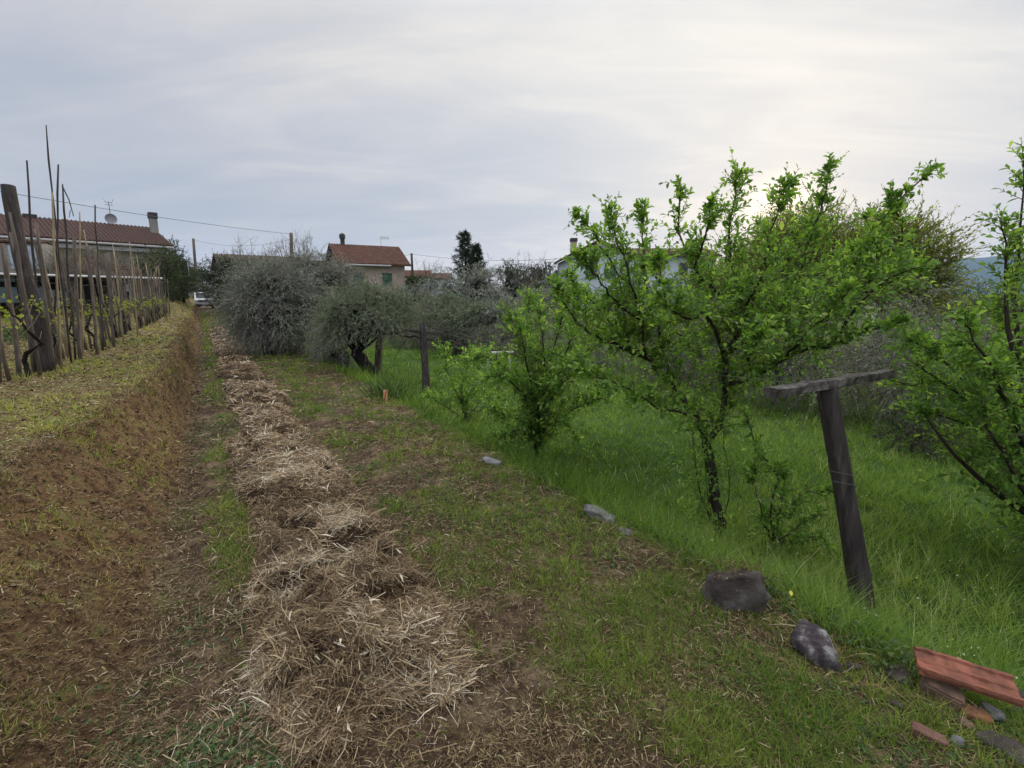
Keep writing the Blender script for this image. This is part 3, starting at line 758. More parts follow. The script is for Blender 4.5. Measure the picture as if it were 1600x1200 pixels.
# young shoots between plum and T-post
b = onground(1205, 872, -.5); D2 = 3.5
A = lambda a, b_, c=0: at(a, b_, D2 + c)
shrub_tree('sapling', b, 'slender sapling with sparse small leaves between plum trunk and T-topped post', 'sapling',
    [([b, A(1202, 800), A(1212, 740), A(1180, 700), A(1165, 640)], .008), ([b, A(1212, 820), A(1225, 770), A(1222, 730)], .007), ([b, A(1190, 810), A(1180, 760), A(1175, 730)], .006),
     ([b, A(1230, 800), A(1262, 772), A(1300, 765)], .005), ([b, A(1225, 840), A(1255, 815), A(1280, 800)], .005), ([b, A(1240, 850), A(1270, 840), A(1295, 850)], .005)], .02, .046, .021, 48, .12, per=8)

# tree cut by the right edge of the picture
b = np.array([3.75, 2.55, 0]); b[2] = gz(b); D3 = 3.3
A = lambda a, b_, c=0: at(a, b_, D3 + c)
r_ = A(1660, 850)
shrub_tree('plum_tree', b, 'leafy green tree cut off by the right edge of the photo', 'tree',
    [([b, r_, A(1590, 795), A(1540, 755), A(1490, 715), A(1440, 640)], .04), ([b, r_, A(1600, 760), A(1560, 690), A(1500, 620), A(1430, 570)], .034),
     ([b, r_, A(1610, 700), A(1600, 600), A(1570, 500), A(1575, 420), A(1562, 345)], .036), ([b, r_, A(1620, 640, .1), A(1580, 480, .2), A(1595, 380, .2), A(1600, 250, .2)], .03),
     ([b, r_, A(1600, 720), A(1530, 620, .4), A(1470, 560, .6), A(1420, 530, .7)], .024), ([b, r_, A(1590, 660, -.2), A(1560, 600, -.3), A(1530, 540, -.4), A(1500, 500, -.4)], .022),
     ([b, A(1680, 700), A(1670, 500), A(1650, 350), A(1640, 230)], .03), ([b, A(1690, 760), A(1720, 560), A(1740, 380)], .03),
     ([b, r_, A(1610, 720, .3), A(1560, 640, .5), A(1510, 600, .7), A(1400, 600, .8)], .02), ([b, r_, A(1590, 740, -.2), A(1550, 680, -.3), A(1530, 620, -.3)], .02),
     ([b, r_, A(1600, 650, .3), A(1580, 540, .6), A(1560, 480, .8), A(1590, 420, .8)], .02), ([b, r_, A(1580, 700, .1), A(1500, 660, .3), A(1400, 640, .4)], .02), ([b, r_, A(1600, 620, .4), A(1500, 540, .8), A(1420, 540, 1.)], .02), ([b, r_, A(1570, 690, .2), A(1480, 620, .5), A(1380, 590, .7)], .02), ([b, r_, A(1590, 690, .5), A(1520, 580, .8), A(1450, 560, 1.)], .02), ([b, r_, A(1600, 680, -.1), A(1550, 600, -.2), A(1510, 540, -.2)], .02)], .05, .060, .028, 38, .30, wob=.008, per=9)

# ------------------------------------------------------------------ olive trees
def olive(px, py, dep, cpx, cpy, rx, rz, label, gpy=None, **kw):
    base = at(px, py, dep); base[2] = gz(base) - .03
    c = at(cpx, cpy, dep)
    tr = kw.pop('trunk', None) or [base, base * .6 + c * .4 + rng.normal(size=3) * .08, base * .25 + c * .75 + rng.normal(size=3) * .1, c]
    return big_tree('olive_tree', base, label, 'olive tree', tr, c, (rx, rx * .9, rz), group=kw.pop('group', None), **kw)

olive(415, 560, 13.0, 428, 480, 1.38, 1.28, 'big grey olive tree with foliage down to the ground beside the path', ncl=140, tw=32, tl=.52, per=13, ll=.075, lw=.021, low=-1.1, clr=.34, thi=.95, shell=.35, tr=.0035)
D = 14.5
b = at(500, 545, D); b[2] = gz(b)
big_tree('olive_tree', b, 'spreading grey olive tree with black curved limb, behind the big one', 'olive tree', [b, at(505, 515, D), at(490, 490, D), at(468, 472, D), at(480, 430, D)], at(500, 446, D), (1.15, 1.0, .9), ncl=66, tw=28, tl=.5, per=12, ll=.075, lw=.021, tr=.0035, r0=.15, clr=.34, low=-.5)
D = 10.6
b = at(592, 598, D); b[2] = gz(b) - .03
big_tree('olive_tree', b, 'olive tree with thick leaning black trunk beside the grey posts', 'olive tree', [b, at(572, 572, D), at(556, 548, D), at(566, 525, D), at(580, 495, D)], at(574, 506, D), (1.15, 1.05, .76), ncl=85, tw=30, tl=.42, per=13, ll=.068, lw=.019, tr=.0035,  leaf=M_olive2, r0=.15, clr=.34, low=-.30)
olive(535, 580, 12, 520, 540, .6, .55, 'low grey olive bush hugging the ground left of the leaning trunk', ncl=30, tw=26, tl=.35, per=12, ll=.065, lw=.019, tr=.0035, low=-1.1)
for px, py, dep, cpy, rx, rz, lab, lf in (
    (735, 560, 23, 462, 2.0, 1.3, 'large dome-shaped grey olive tree below the dark conifer', M_olive),
    (690, 560, 20, 500, 1.15, .95, 'green-grey olive tree between the near post and the dome-shaped olive', M_olive2),
    (735, 560, 17, 512, 1.0, .85, 'bushy pale olive tree in front of the dome-shaped olive', M_olive2),
    (795, 560, 17, 512, 1.05, .9, 'bushy grey olive tree left of the grey pole', M_olive),
    (845, 560, 22, 480, 1.5, 1.1, 'grey olive tree half hidden behind the green shrub', M_olive),
    (640, 560, 24, 478, 1.2, .95, 'grey olive tree behind the leaning-trunk olive below the pink house', M_olive),
    (585, 560, 24, 478, 1.6, .9, 'brownish olive tree standing against the pink house wall', M_olive)):
    olive(px, py, dep, px, cpy, rx, rz, lab, ncl=56, tw=28, tl=.5, per=10, ll=.12, lw=.036, leaf=lf, low=-1.1, tr=.005, clr=.36, group='olive trees beyond the meadow')

# ------------------------------------------------------------------ hedge of grey brambles beyond the meadow
hd = [(-1.5, 8.6, 1.25), (.6, 8.9, 1.2), (2.8, 9.2, 1.15), (5.0, 9.2, 1.2), (7.5, 9.3, 1.1), (10, 9.0, 1.1), (12.5, 8.3, 1.05), (15, 7.6, 1.0), (18, 7.2, 1.0), (3.5, 11.5, 1.5), (-.5, 11, 1.5), (8, 12, 1.5)]
for i, (s_, d_, hh) in enumerate(hd):
    p = XY(s_, d_); z0 = gz(p); b = np.array([p[0], p[1], z0])
    c = b + np.array([0, 0, hh * .78])
    big_tree('bramble_bush', b, 'grey half-leafed bramble bush in the hedge along the far side of the meadow', 'bush', [b, b + [.05, 0, hh * .3], b + [0, .05, hh * .7]], c,
             (1.45, 1.25, hh * .80), ncl=46, tw=30, tl=.5, per=8, ll=.055, lw=.030, leaf=(M_bram, M_olive2, M_bram, M_hedge)[i % 4], twig=M_gtwig, bark=M_greybark, droop=.5, r0=.05, low=-1.1, tr=.0045, clr=.34, group='bramble hedge beyond the meadow')
p = onground(1425, 712, -.45); 
big_tree('bramble_bush', p, 'small dark bush standing alone on the meadow behind the T-topped post', 'bush', [p, p + [0, 0, .15], p + [.05, 0, .3]], p + [0, 0, .28], (.42, .35, .26), ncl=16, tw=16, tl=.2, per=6, ll=.04, lw=.02, leaf=M_dark, twig=M_twig, bark=M_bark, r0=.02, low=-1.1, tr=.003)

# trees behind the hedge
for px, cpy, dep, rx, rz, lab in ((1265, 410, 21, 2.7, 2.3, 'tall brownish budding tree behind the plum, where the sun sets'), (1385, 430, 19, 2.4, 2.1, 'round half-leafed tree left of the blue mountain'),
                                  (1160, 450, 24, 2.2, 1.6, 'lower half-leafed tree behind the left side of the plum')):
    c = at(px, cpy, dep); b = c.copy(); b[2] = gz(b)
    big_tree('budding_tree', b, lab, 'tree', [b, b * .6 + c * .4, b * .3 + c * .7, c], c, (rx, rx * .9, rz), ncl=80, tw=24, tl=.9, per=15, ll=.13, lw=.075, leaf=M_decid, twig=M_twig, bark=M_greybark, droop=-.1, out_=1.0, up=.3, r0=.18, low=-.7, tr=.010, clr=.4, shell=.3, upn=.2)
for px, cpy, dep, rx, rz, lab, lf in ((1500, 478, 34, 2.4, 1.7, 'dark rounded bush in front of the mountain', M_hedge), (1590, 485, 30, 2.6, 1.6, 'dark bush under the right end of the mountain', M_hedge), (1440, 485, 32, 2.6, 1.5, 'dull green bush at the foot of the round half-leafed tree', M_hedge),
        (1090, 470, 30, 2.6, 1.5, 'dull green bush right of the white house', M_hedge), (990, 478, 32, 2.6, 1.6, 'dull green bush in front of the white house', M_hedge)):
    c = at(px, cpy, dep); b = c.copy(); b[2] = gz(b)
    big_tree('bush', b, lab, 'bush', [b, b * .6 + c * .4, c], c, (rx, rx * .8, rz), ncl=40, tw=24, tl=.7, per=6, ll=.14, lw=.08, leaf=lf, twig=M_twig, bark=M_bark, droop=.2, r0=.1, low=-1.1, tr=.008, clr=.4)

# dark hedge and trees at the far end of the path
for px, top_, dep, w, lab, lf in ((240, 390, 31, 1.35, 'tall dark clipped hedge shrub nearest the vine row', M_hedge), (258, 396, 35, 1.5, 'dark green hedge shrub, middle of the three left of the path', M_hedge), (280, 408, 40, 1.5, 'dark hedge shrub beside the leaning wooden pole at the path end', M_hedge),
                              (352, 396, 36, 1.5, 'dark evergreen shrub right of the white van', M_dark), (335, 405, 45, 1.6, 'dark evergreen shrub leaning over the white van', M_dark), (395, 405, 32, 1.5, 'dark evergreen shrub behind the big olive', M_dark)):
    z1 = at(px, top_, dep); b = z1.copy(); b[2] = gz(b); h = z1[2] - b[2]; c = b + [0, 0, h * .52]
    big_tree('evergreen_shrub', b, lab, 'shrub', [b, b + [0, 0, h * .3], b + [0, 0, h * .7]], c, (w, w, h * .5), ncl=60, tw=22, tl=.5, per=7, ll=.13, lw=.07, leaf=lf, twig=M_twig, bark=M_bark, droop=.1, r0=.12, low=-1.1, tr=.008, clr=.36, shell=.5)
for px, top_, dep, w, lab in ((285, 400, 72, 2.6, 'hazy dark tree far off behind the path-end pole'), (315, 425, 85, 3.0, 'far dark tree directly behind the white van'), (262, 372, 50, 1.5, 'dark cypress rising just behind the long house'), (792, 412, 46, 3.0, 'dark green hedge tree right of the dark conifer'), (850, 414, 44, 2.0, 'dark round tree beside the white house'), (820, 420, 48, 2.4, 'dark hedge tree behind the bare tree'),
                              (650, 428, 50, 1.0, 'small bright green bush at the foot of the pole right of the pink house')):
    z1 = at(px, top_, dep); b = z1.copy(); b[2] = gz(b); h = z1[2] - b[2]; c = b + [0, 0, h * .55]
    big_tree('evergreen_tree', b, lab, 'tree', [b, b + [0, 0, h * .3], b + [0, 0, h * .75]], c, (w, w, h * .46), ncl=50, tw=18, tl=.7, per=6, ll=.22, lw=.12, leaf=M_dark if px != 650 else M_hedge, twig=M_twig, bark=M_bark, droop=.1, r0=.15, low=-1.1, tr=.012, clr=.4)

def conifer(px, top_, dep, w, lab):
    z1 = at(px, top_, dep); b = z1.copy(); b[2] = gz(b); h = z1[2] - b[2]
    t = thing('conifer', b, lab, 'conifer'); gb, gl, gt = Geo(), Geo(), Geo()
    limb(gb, [b, b + [.05, 0, h * .5], z1], .16, .015, 12, 7, .01)
    B, Dv, Ln = [], [], []
    for k in range(80):
        f = .15 + .85 * (k + rng.random()) / 80; zz = b + (z1 - b) * f
        L_ = w * (1.05 - f) ** .8 * (.35 + 1.0 * rng.random()); a = k * 2.4
        dv = np.array([math.cos(a), math.sin(a), .25]); e = zz + dv * L_
        gb.tube([zz, (zz + e) / 2 + [0, 0, .04], e], [.03, .02, .008], 4)
        for q in range(24):
            u = .15 + .85 * rng.random(); B.append(zz * (1 - u) + e * u); Dv.append(nrm(dv * .9 + rdir(1)[0] * .8 + np.array([0, 0, .15]))); Ln.append(.22 + .3 * rng.random())
    leafy(gl, gt, np.array(B), np.array(Dv), np.array(Ln),   .1, 10, .17, .06, .7, .01, .1, LEAF4, 3)
    gb.build('trunk', M_bark, t); c = gl.build('crown', M_dark, t); gt.build('twigs', M_twig, c)
conifer(726, 364, 45, 2.2, 'tall dark conifer with two pointed tips right of the pink house')
conifer(744, 384, 44.5, 1.7, 'shorter dark conifer leaning on the tall one')

def bare(px, py0, top_, dep, w, lab, n=26, name='bare_tree'):
    b = at(px, py0, dep); b[2] = gz(b); z1 = at(px, top_, dep); h = z1[2] - b[2]
    t = thing(name, b, lab, 'tree'); gb = Geo(); gt = Geo(); gl = Geo(); B, Dv = [], []
    limb(gb, [b, b + [0, 0, h * .3], b + [.05, 0, h * .55]], .09, .05, 8, 6)
    for k in range(n):
        a = rng.random() * 6.28; q = w * (.3 + .7 * rng.random()); e = b + [q * math.cos(a), q * math.sin(a), h * (.7 + .3 * rng.random())]
        st = b + [0, 0, h * (.35 + .2 * rng.random())]
        p = limb(gb, [st, (st + e) / 2 + [.1 * q * math.cos(a), 0, -.03 * h], e], .022, .006, 8, 4, .02)
        for i in range(2, 8):
            for _ in range(3): B.append(p[i]); Dv.append(nrm(rdir(1)[0] * .8 + np.array([.3 * math.cos(a), .3 * math.sin(a), .8])))
    B, Dv = np.array(B), np.array(Dv)
    leafy(gl, gt, B, Dv, .25 + .4 * rng.random(len(B)), -.05, 4, .05, .03, .7, .007, .4, LEAF4, 3)
    gb.build('trunk', M_greybark, t); c = gt.build('twigs', M_gtwig, t); gl.build('buds', M_decid, t)
bare(825, 450, 398, 38, 1.8, 'bare twiggy tree on the skyline left of the white house')
bare(672, 440, 408, 46, 1.5, 'bare twiggy tree right of the pole beside the pink house')
bare(395, 440, 375, 26, 1.9, 'leafless tree with budding twigs above the big olive')
bare(470, 430, 368, 24, 1.1, 'leafless twiggy tree beside the round grey pole above the olives')
bare(130, 470, 385, 27, 2.2, 'bare grey shrub in front of the long house, left part', 40, 'bare_shrub')
bare(195, 470, 392, 27, 2.2, 'bare grey shrub in front of the long house, right part', 40, 'bare_shrub')
bare(90, 470, 392, 25, 2.0, 'bare grey shrub in front of the white panel wall', 40, 'bare_shrub')

# ------------------------------------------------------------------ small-object helpers
def rotz(a):
    c, s_ = math.cos(a), math.sin(a); return np.array([[c, -s_, 0], [s_, c, 0], [0, 0, 1]])
def eul(x, y, z):
    from mathutils import Euler
    return np.array(Euler((math.radians(x), math.radians(y), math.radians(z))).to_matrix())

def stake_geo(g, b, t, r0, r1, n=7, wob=.02, sides=6, knots=True):
    b, t = np.asarray(b, float), np.asarray(t, float)
    f = np.linspace(0, 1, n)[:, None]; w = rng.normal(size=(n, 3)) * wob; w[:, 2] = 0; w[0] = 0
    w = np.cumsum(w, 0) * .5
    p = b + (t - b) * f + w
    g.tube(p, np.linspace(r0, r1, n) * (1 + .12 * rng.normal(size=n)), sides, jit=.15)
    return p

# ------------------------------------------------------------------ the vine row on the terrace
def vine_d(s): return -1.93 + .022 * (s - 8)
def vpt(s, dd=0.0):
    p = XY(s, vine_d(s) + dd); return np.array([p[0], p[1], gz(p)])

# thick old leaning post at the near end
b = at(72, 583, 6.5); b[2] = gz(b)
t_ = at(12, 290, 6.25)
g = Geo(); g.tube(smooth_path([b - [0, 0, .05], b * .7 + t_ * .3 + [.03, 0, 0], b * .4 + t_ * .6 - [.02, 0, 0], t_], 14), np.linspace(.092, .074, 14), 12, jit=.12)
tag(g.build('wooden_post', M_post, origin=b, smooth=True), 'thick dark leaning post at the near end of the vine row', 'post')

near = [  # pixel of the foot, pixel of the tip, depth, radii, cane?, label
    (110, 560, 72, 195, 7.1, .016, .008, 0, 'tallest thin dark pole, standing highest over the vine row'),
    (66, 560, 42, 250, 6.8, .016, .012, 0, 'dark straight pole leaning left beside the thick post'),
    (84, 575, 92, 257, 7.0, .016, .009, 0, 'thin knobbly pole just right of the tallest pole'),
    (118, 566, 97, 288, 7.6, .015, .011, 0, 'dark pole with a forked twig hanging off its tip'),
    (96, 580, 83, 300, 6.6, .014, .009, 1, 'pale yellow cane crossing the roof of the long house'),
    (30, 588, -2, 380, 6.1, .028, .022, 0, 'weathered grey stake at the left edge of the photo'),
    (8, 580, -5, 420, 6.0, .013, .010, 1, 'pale bamboo cane at the very left edge of the photo'),
    (52, 575, 30, 350, 6.4, .020, .015, 0, 'grey stake leaning against the thick post'),
    (130, 568, 125, 332, 8.0, .014, .010, 1, 'crooked pale cane rising to the ridge of the long house'),
    (126, 566, 120, 370, 7.6, .026, .020, 0, 'stout grey stake right of the pale yellow cane'),
    (160, 550, 147, 320, 8.8, .016, .010, 0, 'slim stake whose tip just clears the roof ridge'),
    (152, 556, 137, 385, 8.4, .024, .020, 0, 'short stout stake below the roof of the long house'),
    (193, 538, 178, 392, 10.0, .014, .010, 1, 'pale cane leaning left in the middle of the vine row'),
    (215, 528, 205, 378, 11.6, .014, .009, 1, 'pale straight cane before the dark hedge'),
    (178, 545, 170, 395, 9.4, .026, .022, 0, 'grey stake left of the leaning pale cane'),
]
for fx, fy, tx, ty, dp, r0, r1, cane, lab in near:
    b = at(fx, fy, dp); b[2] = gz(b) - .04; t_ = at(tx, ty, dp - .1)
    g = Geo(); stake_geo(g, b, t_, r0, r1, 8, .014)
    if 'forked' in lab:
        g2 = Geo(); q = t_ - [0, 0, .03]; e = at(115, 338, dp - .1); 
        o = thing('vine_pole', b, lab, 'pole', 'poles and stakes along the vine row'); g.build('pole', M_post, o, smooth=True)
        g2.tube([q, q * .5 + e * .5 + [.02, 0, .02], e], [.009, .008, .006], 5); g2.tube([at(110, 328, dp - .1), at(108, 340, dp - .1)], [.005, .004], 5); g2.build('forked_twig', M_post, o)
        continue
    tag(g.build('vine_pole' if not cane else 'cane', M_cane if cane else (M_post if r0 < .018 else M_stake), origin=b, smooth=True), lab, 'cane' if cane else 'pole', 'poles and stakes along the vine row')

# the far, dense stretch of stakes
k = 0
ss = 7.9
while ss < 29.5:
    b = vpt(ss, rng.normal() * .08); h = 1.55 + .45 * rng.random()
    cane = rng.random() < .25
    t_ = b + [rng.normal() * .10, rng.normal() * .10, h + (.4 if cane else 0)]
    g = Geo(); stake_geo(g, b - [0, 0, .05], t_, *( (.013, .009) if cane else (.017 + .014 * rng.random(), .014)), n=6, wob=.014)
    tag(g.build('cane' if cane else 'wooden_stake', M_cane if cane else M_stake, origin=b, smooth=True),
        'thin pale cane among the crowded stakes of the far vine row' if cane else 'weathered grey stake among the crowded stakes of the far vine row', 'cane' if cane else 'stake', 'crowded canes of the far vine row' if cane else 'crowded stakes of the far vine row')
    ss += .17 + .21 * rng.random()

# the vines themselves
ss = 8.2; k = 0
vlab = ['old vine with dark twisted trunk at the foot of the thick leaning post', 'vine with yellow-green leaves right of the thick leaning post', 'black gnarled vine stump leaning right in the near vine row', 'vine with arched black trunk near the middle of the row']
while ss < 29:
    b = vpt(ss, .05 + rng.normal() * .05)
    o = thing('grapevine', b, vlab[k] if k < 4 else 'leafing vine tied to the crowded stakes of the far vine row', 'vine', 'vines of the terrace row' if k < 4 else 'vines of the far row')
    g, gl, gt = Geo(), Geo(), Geo()
    j = rng.normal(size=(4, 3)) * .06
    pts = [b - [0, 0, .05], b + [j[0][0], j[0][1], .22], b + [j[1][0] * 1.4, j[1][1] * 1.4, .42], b + [j[2][0], j[2][1], .62 + .1 * rng.random()]]
    p = limb(g, pts,   .022 + .016 * rng.random(), .014, 10, 7, .012, .5)
    for sgn in (-1, 1):
        u3 = np.array([U[0], U[1], 0]) * sgn
        q = limb(g, [p[-1], p[-1] + u3 * .22 + [0, 0, .10], p[-1] + u3 * .48 + [0, 0, .16 + .1 * rng.random()]], .014, .006, 7, 5, .01)
        m = 8; bb = q[rng.integers(1, 7, m)] - [0, 0, .15] + rng.normal(size=(m, 3)) * .08
        leafy(gl, gt, bb, nrm(rdir(m) * .5 + [0, 0, .9]), .08 + .16 * rng.random(m), 0, 4, .055, .05, .9, .003, .3, LEAF if ss < 14 else LEAF4, 3, tlo=.2)
    m = 26; bb = p[rng.integers(3, 10, m)] + rng.normal(size=(m, 3)) * [.18, .18, .2] + [0, 0, .15]; leafy(None, gt, bb, nrm(rdir(m) + [0, 0, .3]), .15 + .3 * rng.random(m), .2, tr=.004)
    g.build('trunk', M_blackbark, o, smooth=True); c = gl.build('leaves', M_vine, o); gt.build('shoots', M_shoot, c)
    ss += .8 + .2 * rng.random(); k += 1
for hh, lab in ((.75, 'lower rusty wire stretched along the vine row'), (1.2, 'upper thin wire stretched along the vine row')):
    g = Geo(); pts = [vpt(q) + [0, 0, hh + .02 * math.sin(q * 3)] for q in np.arange(7.0, 29.5, .6)]
    g.tube(pts, .0022, 4); tag(g.build('trellis_wire', M_wire, origin=pts[0]), lab, 'wire', 'wires of the vine row')

# a bed of green leaves behind the near vines
g = Geo(); n = 900
s_ = 5.5 + 12 * rng.random(n); d_ = -3.2 - 2.2 * rng.random(n); bb = XY(s_, d_); zz = H(bb[:, 0], bb[:, 1])
leafy(g, None, np.column_stack([bb, zz]), nrm(rdir(n) * .5 + [0, 0, .9]), .2 + .3 * rng.random(n), .3, 8, .09, .05, .8, .004, .1, LEAF4)
tag(g.build('ground_cover', M_hedge), 'green leafy growth on the ground behind the near vines', 'ground cover', kind='stuff')

# ------------------------------------------------------------------ the T-topped posts right of the path
def rough_bar(g, p0, p1, w, h, n=12, up=(0, 0, 1), jit=.006, taper=1.0):
    p0, p1 = np.asarray(p0, float), np.asarray(p1, float); d = nrm(p1 - p0); x = nrm(np.cross(d, np.asarray(up, float))); z = np.cross(x, d)
    prof = np.array([(-.5, -.38), (-.38, -.5), (.38, -.5), (.5, -.38), (.5, .38), (.38, .5), (-.38, .5), (-.5, .38)]); k = len(prof)
    V = []
    ph = rng.random(k) * 6
    for i in range(n):
        f = i / (n - 1); sc_ = 1 + (taper - 1) * f
        for j, (a, c) in enumerate(prof):
            q = jit * (math.sin(f * 9 + ph[j]) + rng.normal() * .5)
            V.append(p0 + (p1 - p0) * f + x * (a * w * sc_ + q) + z * (c * h * sc_ + jit * rng.normal() * .5))
    V = np.array(V); i = np.arange(n - 1)[:, None] * k; j = np.arange(k)[None]; kk = (j + 1) % k
    g.add(V, [np.stack([i + j, i + kk, i + kk + k, i + j + k], -1).reshape(-1, 4), np.array([list(range(k))[::-1]]), np.array([list(range((n - 1) * k, n * k))])])

D = 3.02
b = at(1353, 990, D); b[2] = gz(b) - .08
tp = at(1292, 606, D - .12)
o = thing('trellis_post', b, 'dark weathered post topped by a crossbar, nearest the camera on the right', 'post')
g = Geo(); ax = at(1400, 600, D) - at(1200, 600, D)
rough_bar(g, b, tp, .108, .10, 14, up=np.cross(nrm(tp - b), nrm(ax)), taper=.80, jit=.003); g.build('upright', M_post, o)
g = Geo(); c0, c1 = at(1215, 613, D - .42), at(1392, 583, D + .32); 
c0 = c0 + (tp - (c0 * .57 + c1 * .43)) * [1, 1, 0]; c1 = c1
rough_bar(g, c0, c1, .066, .054, 18, jit=.006); cb = g.build('crossbar', M_lich, o)
g = Geo(); m_ = (c0 + c1) / 2
for q in (.25, .8):
    a_ = c0 * (1 - q) + c1 * q; g2 = Geo(); g2.tube([a_ + [0, 0, .035], a_ + [0, 0, .055]], [.012, .010], 8); g2.build('bolt', M_wire, cb)

for q in (.62, .66):
    a_ = b * (1 - q) + tp * q; aa = np.linspace(0, 2 * math.pi * 1.02, 16); g2 = Geo()
    g2.tube([a_ + np.array([math.cos(t_) * .064, math.sin(t_) * .060, .006 * math.sin(t_ * 2)]) for t_ in aa], .0018, 4); g2.build('wire_tie', M_wire, o)
D = 9.9
b = at(667, 620, D); b[2] = gz(b) - .05; tp = at(660, 505, D)
o = thing('trellis_post', b, 'grey post standing alone in the grass left of the pale sapling', 'post')
g = Geo(); rough_bar(g, b, tp, .15, .13, 12, jit=.005, taper=.8); g.build('upright', M_post, o)
g = Geo(); rough_bar(g, at(632, 516, D - .2), at(690, 522, D + .2), .07, .06, 10); g.build('crossbar', M_post, o)
D = 11.2
b = at(590, 603, D); b[2] = gz(b) - .05; tp = at(594, 500, D)
o = thing('trellis_post', b, 'pale grey post standing against the black leaning olive trunk', 'post')
g = Geo(); rough_bar(g, b, tp, .15, .13, 12, jit=.005, taper=.85); g.build('upright', M_stake, o)
g = Geo(); rough_bar(g, at(548, 513, D - .2), at(630, 520, D + .2), .07, .06, 10); g.build('crossbar', M_bark, o)
g = Geo(); b = at(826, 530, 19); b[2] = gz(b); stake_geo(g, b, at(824, 452, 19), .07, .06, 8, .01); tag(g.build('pole', M_stake, origin=b), 'slim pale grey pole standing among the olives', 'pole')
# old bare vine trained along the far posts
g = Geo(); pts = [at(560, 514, 11.2), at(600, 520, 11), at(640, 526, 10.3), at(668, 530, 9.9), at(705, 535, 9.4), at(735, 545, 9.0), at(752, 560, 8.8)]
limb(g, pts, .03, .008, 22, 7, .015, .4)
for a_, b_ in ((2, (612, 575)), (3, (690, 560)), (4, (725, 520)), (3, (650, 560))):
    e = at(b_[0], b_[1], 10.0); limb(g, [pts[a_], (pts[a_] + e) / 2 + [0, 0, .1], e], .010, .003, 8, 5, .01)
tag(g.build('bare_vine', M_bark, origin=pts[0], smooth=True), 'bare dark vine branch trained level between the two far grey posts', 'vine')
# wires from post to post
for q, lab in ((-.03, 'fine wire along the posts, running to the T-topped post'), (.03, 'second fine wire beside the first along the right posts')):
    P1, P2, P3 = at(592, 506, 11.2), at(660, 508, 9.9), tp * 0 + at(1292, 600, 2.95)
    pts = np.concatenate([np.linspace(P1, P2, 5), [P2 * (1 - f) + P3 * f - np.array([0, 0, .12 * math.sin(math.pi * f)]) for f in np.linspace(.05, 1, 16)]]) + [q * 3, q * 2, 0]
    g = Geo(); g.tube(pts, .0018, 4); tag(g.build('trellis_wire', M_wire, origin=pts[0]), lab, 'wire', 'wires of the right-hand posts')
# board lying level beyond the shrub
g = Geo(); rough_bar(g, at(757, 551, 11.0), at(802, 550, 11.1), .14, .03, 8, jit=.003)
for q in (763, 797):
    a_ = at(q, 555, 11.1); c_ = a_.copy(); c_[2] = gz(a_); g.tube([c_, a_], [.03, .03], 6)
tag(g.build('plank_bench', plain('pale_board', (.42, .43, .44), .7)), 'pale level board low behind the dense green shrub', 'board')

# ------------------------------------------------------------------ stones, tiles and bricks along the edge
def rock(name, c, rad, label, mat, rot=(0, 0, 0), seed=1, sub=4, rough=.45, cat='stone', cuts=5, cutk=.62):
    bm = bmesh.new(); bmesh.ops.create_icosphere(bm, subdivisions=sub, radius=1)
    V = np.array([v.co for v in bm.verts]); Fs = np.array([[v.index for v in f.verts] for f in bm.faces]); bm.free()
    r_ = random.Random(seed)
    for _ in range(cuts):
        nn = np.array([r_.gauss(0, 1) for _ in range(3)]); nn /= np.linalg.norm(nn); k = cutk + .25 * r_.random()
        dd = V @ nn; V = np.where((dd > k)[:, None], V - nn * (dd - k)[:, None], V)
    off = Vector((seed * 3.1, seed, 0))
    V = np.array([v * (1 + rough * .5 * mnoise.noise(Vector(v) * 1.6 + off) + rough * .3 * mnoise.noise(Vector(v) * 4.5 + off) + rough * .14 * mnoise.noise(Vector(v) * 12 + off)) for v in V])
    V = V * np.asarray(rad) @ eul(*rot).T
    g = Geo(); g.add(V + np.asarray(c), Fs)
    return tag(g.build(name, mat, origin=c, smooth=True), label, cat)

M_slab = rough_mat('grey_slab', [(0.3, (.10, .095, .10)), (0.55, (.24, .235, .245)), (0.8, (.42, .41, .42))], 7, bump=.9, stretch=(1, 1, 3))
M_boul = rough_mat('brown_boulder', [(0.35, (.030, .025, .023)), (0.5, (.07, .056, .050)), (0.62, (.13, .115, .108)), (.8, (.26, .245, .24))], 5, bump=.7)
M_bl2 = rough_mat('lichen_boulder', [(0.40, (.045, .036, .042)), (0.52, (.12, .10, .10)), (0.58, (.30, .29, .28)), (.75, (.42, .42, .38))], 15, bump=1.0)
M_terra = rough_mat('terracotta', [(0.32, (.09, .045, .032)), (0.48, (.19, .075, .047)), (0.64, (.31, .115, .072)), (0.85, (.38, .21, .15))], 9, bump=.3, rough=.8)
M_brick = rough_mat('old_brick', [(0.3, (.10, .06, .045)), (0.5, (.20, .13, .095)), (0.62, (.27, .15, .11)), (.8, (.38, .32, .22))], 12, bump=.9)
def gp(px, py, z=0.0):
    p = onground(px, py, z); return p
p = gp(938, 812, -.02); rock('flat_stone', p + [0, 0, .02], (.135, .085, .045), 'flat pale grey stone lying on the path edge, left of the boulders', M_slab, (6, 14, -35), 3, cutk=.55)
p = gp(978, 838, -.03); rock('small_stone', p + [0, 0, .0], (.07, .05, .025), 'small half-buried stone just below the flat grey stone', M_slab, (0, 8, -20), 5, 3)
p = gp(768, 727, -.02); rock('small_stone', p + [0, 0, .02], (.10, .07, .04), 'small pale stone at the foot of the dense green shrub', M_slab, (0, 8, -20), 8, 3)
p = gp(1143, 958, -.05); rock('boulder', p + [0, 0, .055], (.150, .105, .18), 'big brown boulder with moss and dirt on its top', M_boul, (0, 18, -30), 9, cutk=.6)
g = Geo(); n = 260; a_ = rng.normal(size=(n, 3)) * [.07, .05, .01] + p + [.03, .04, .175]; 
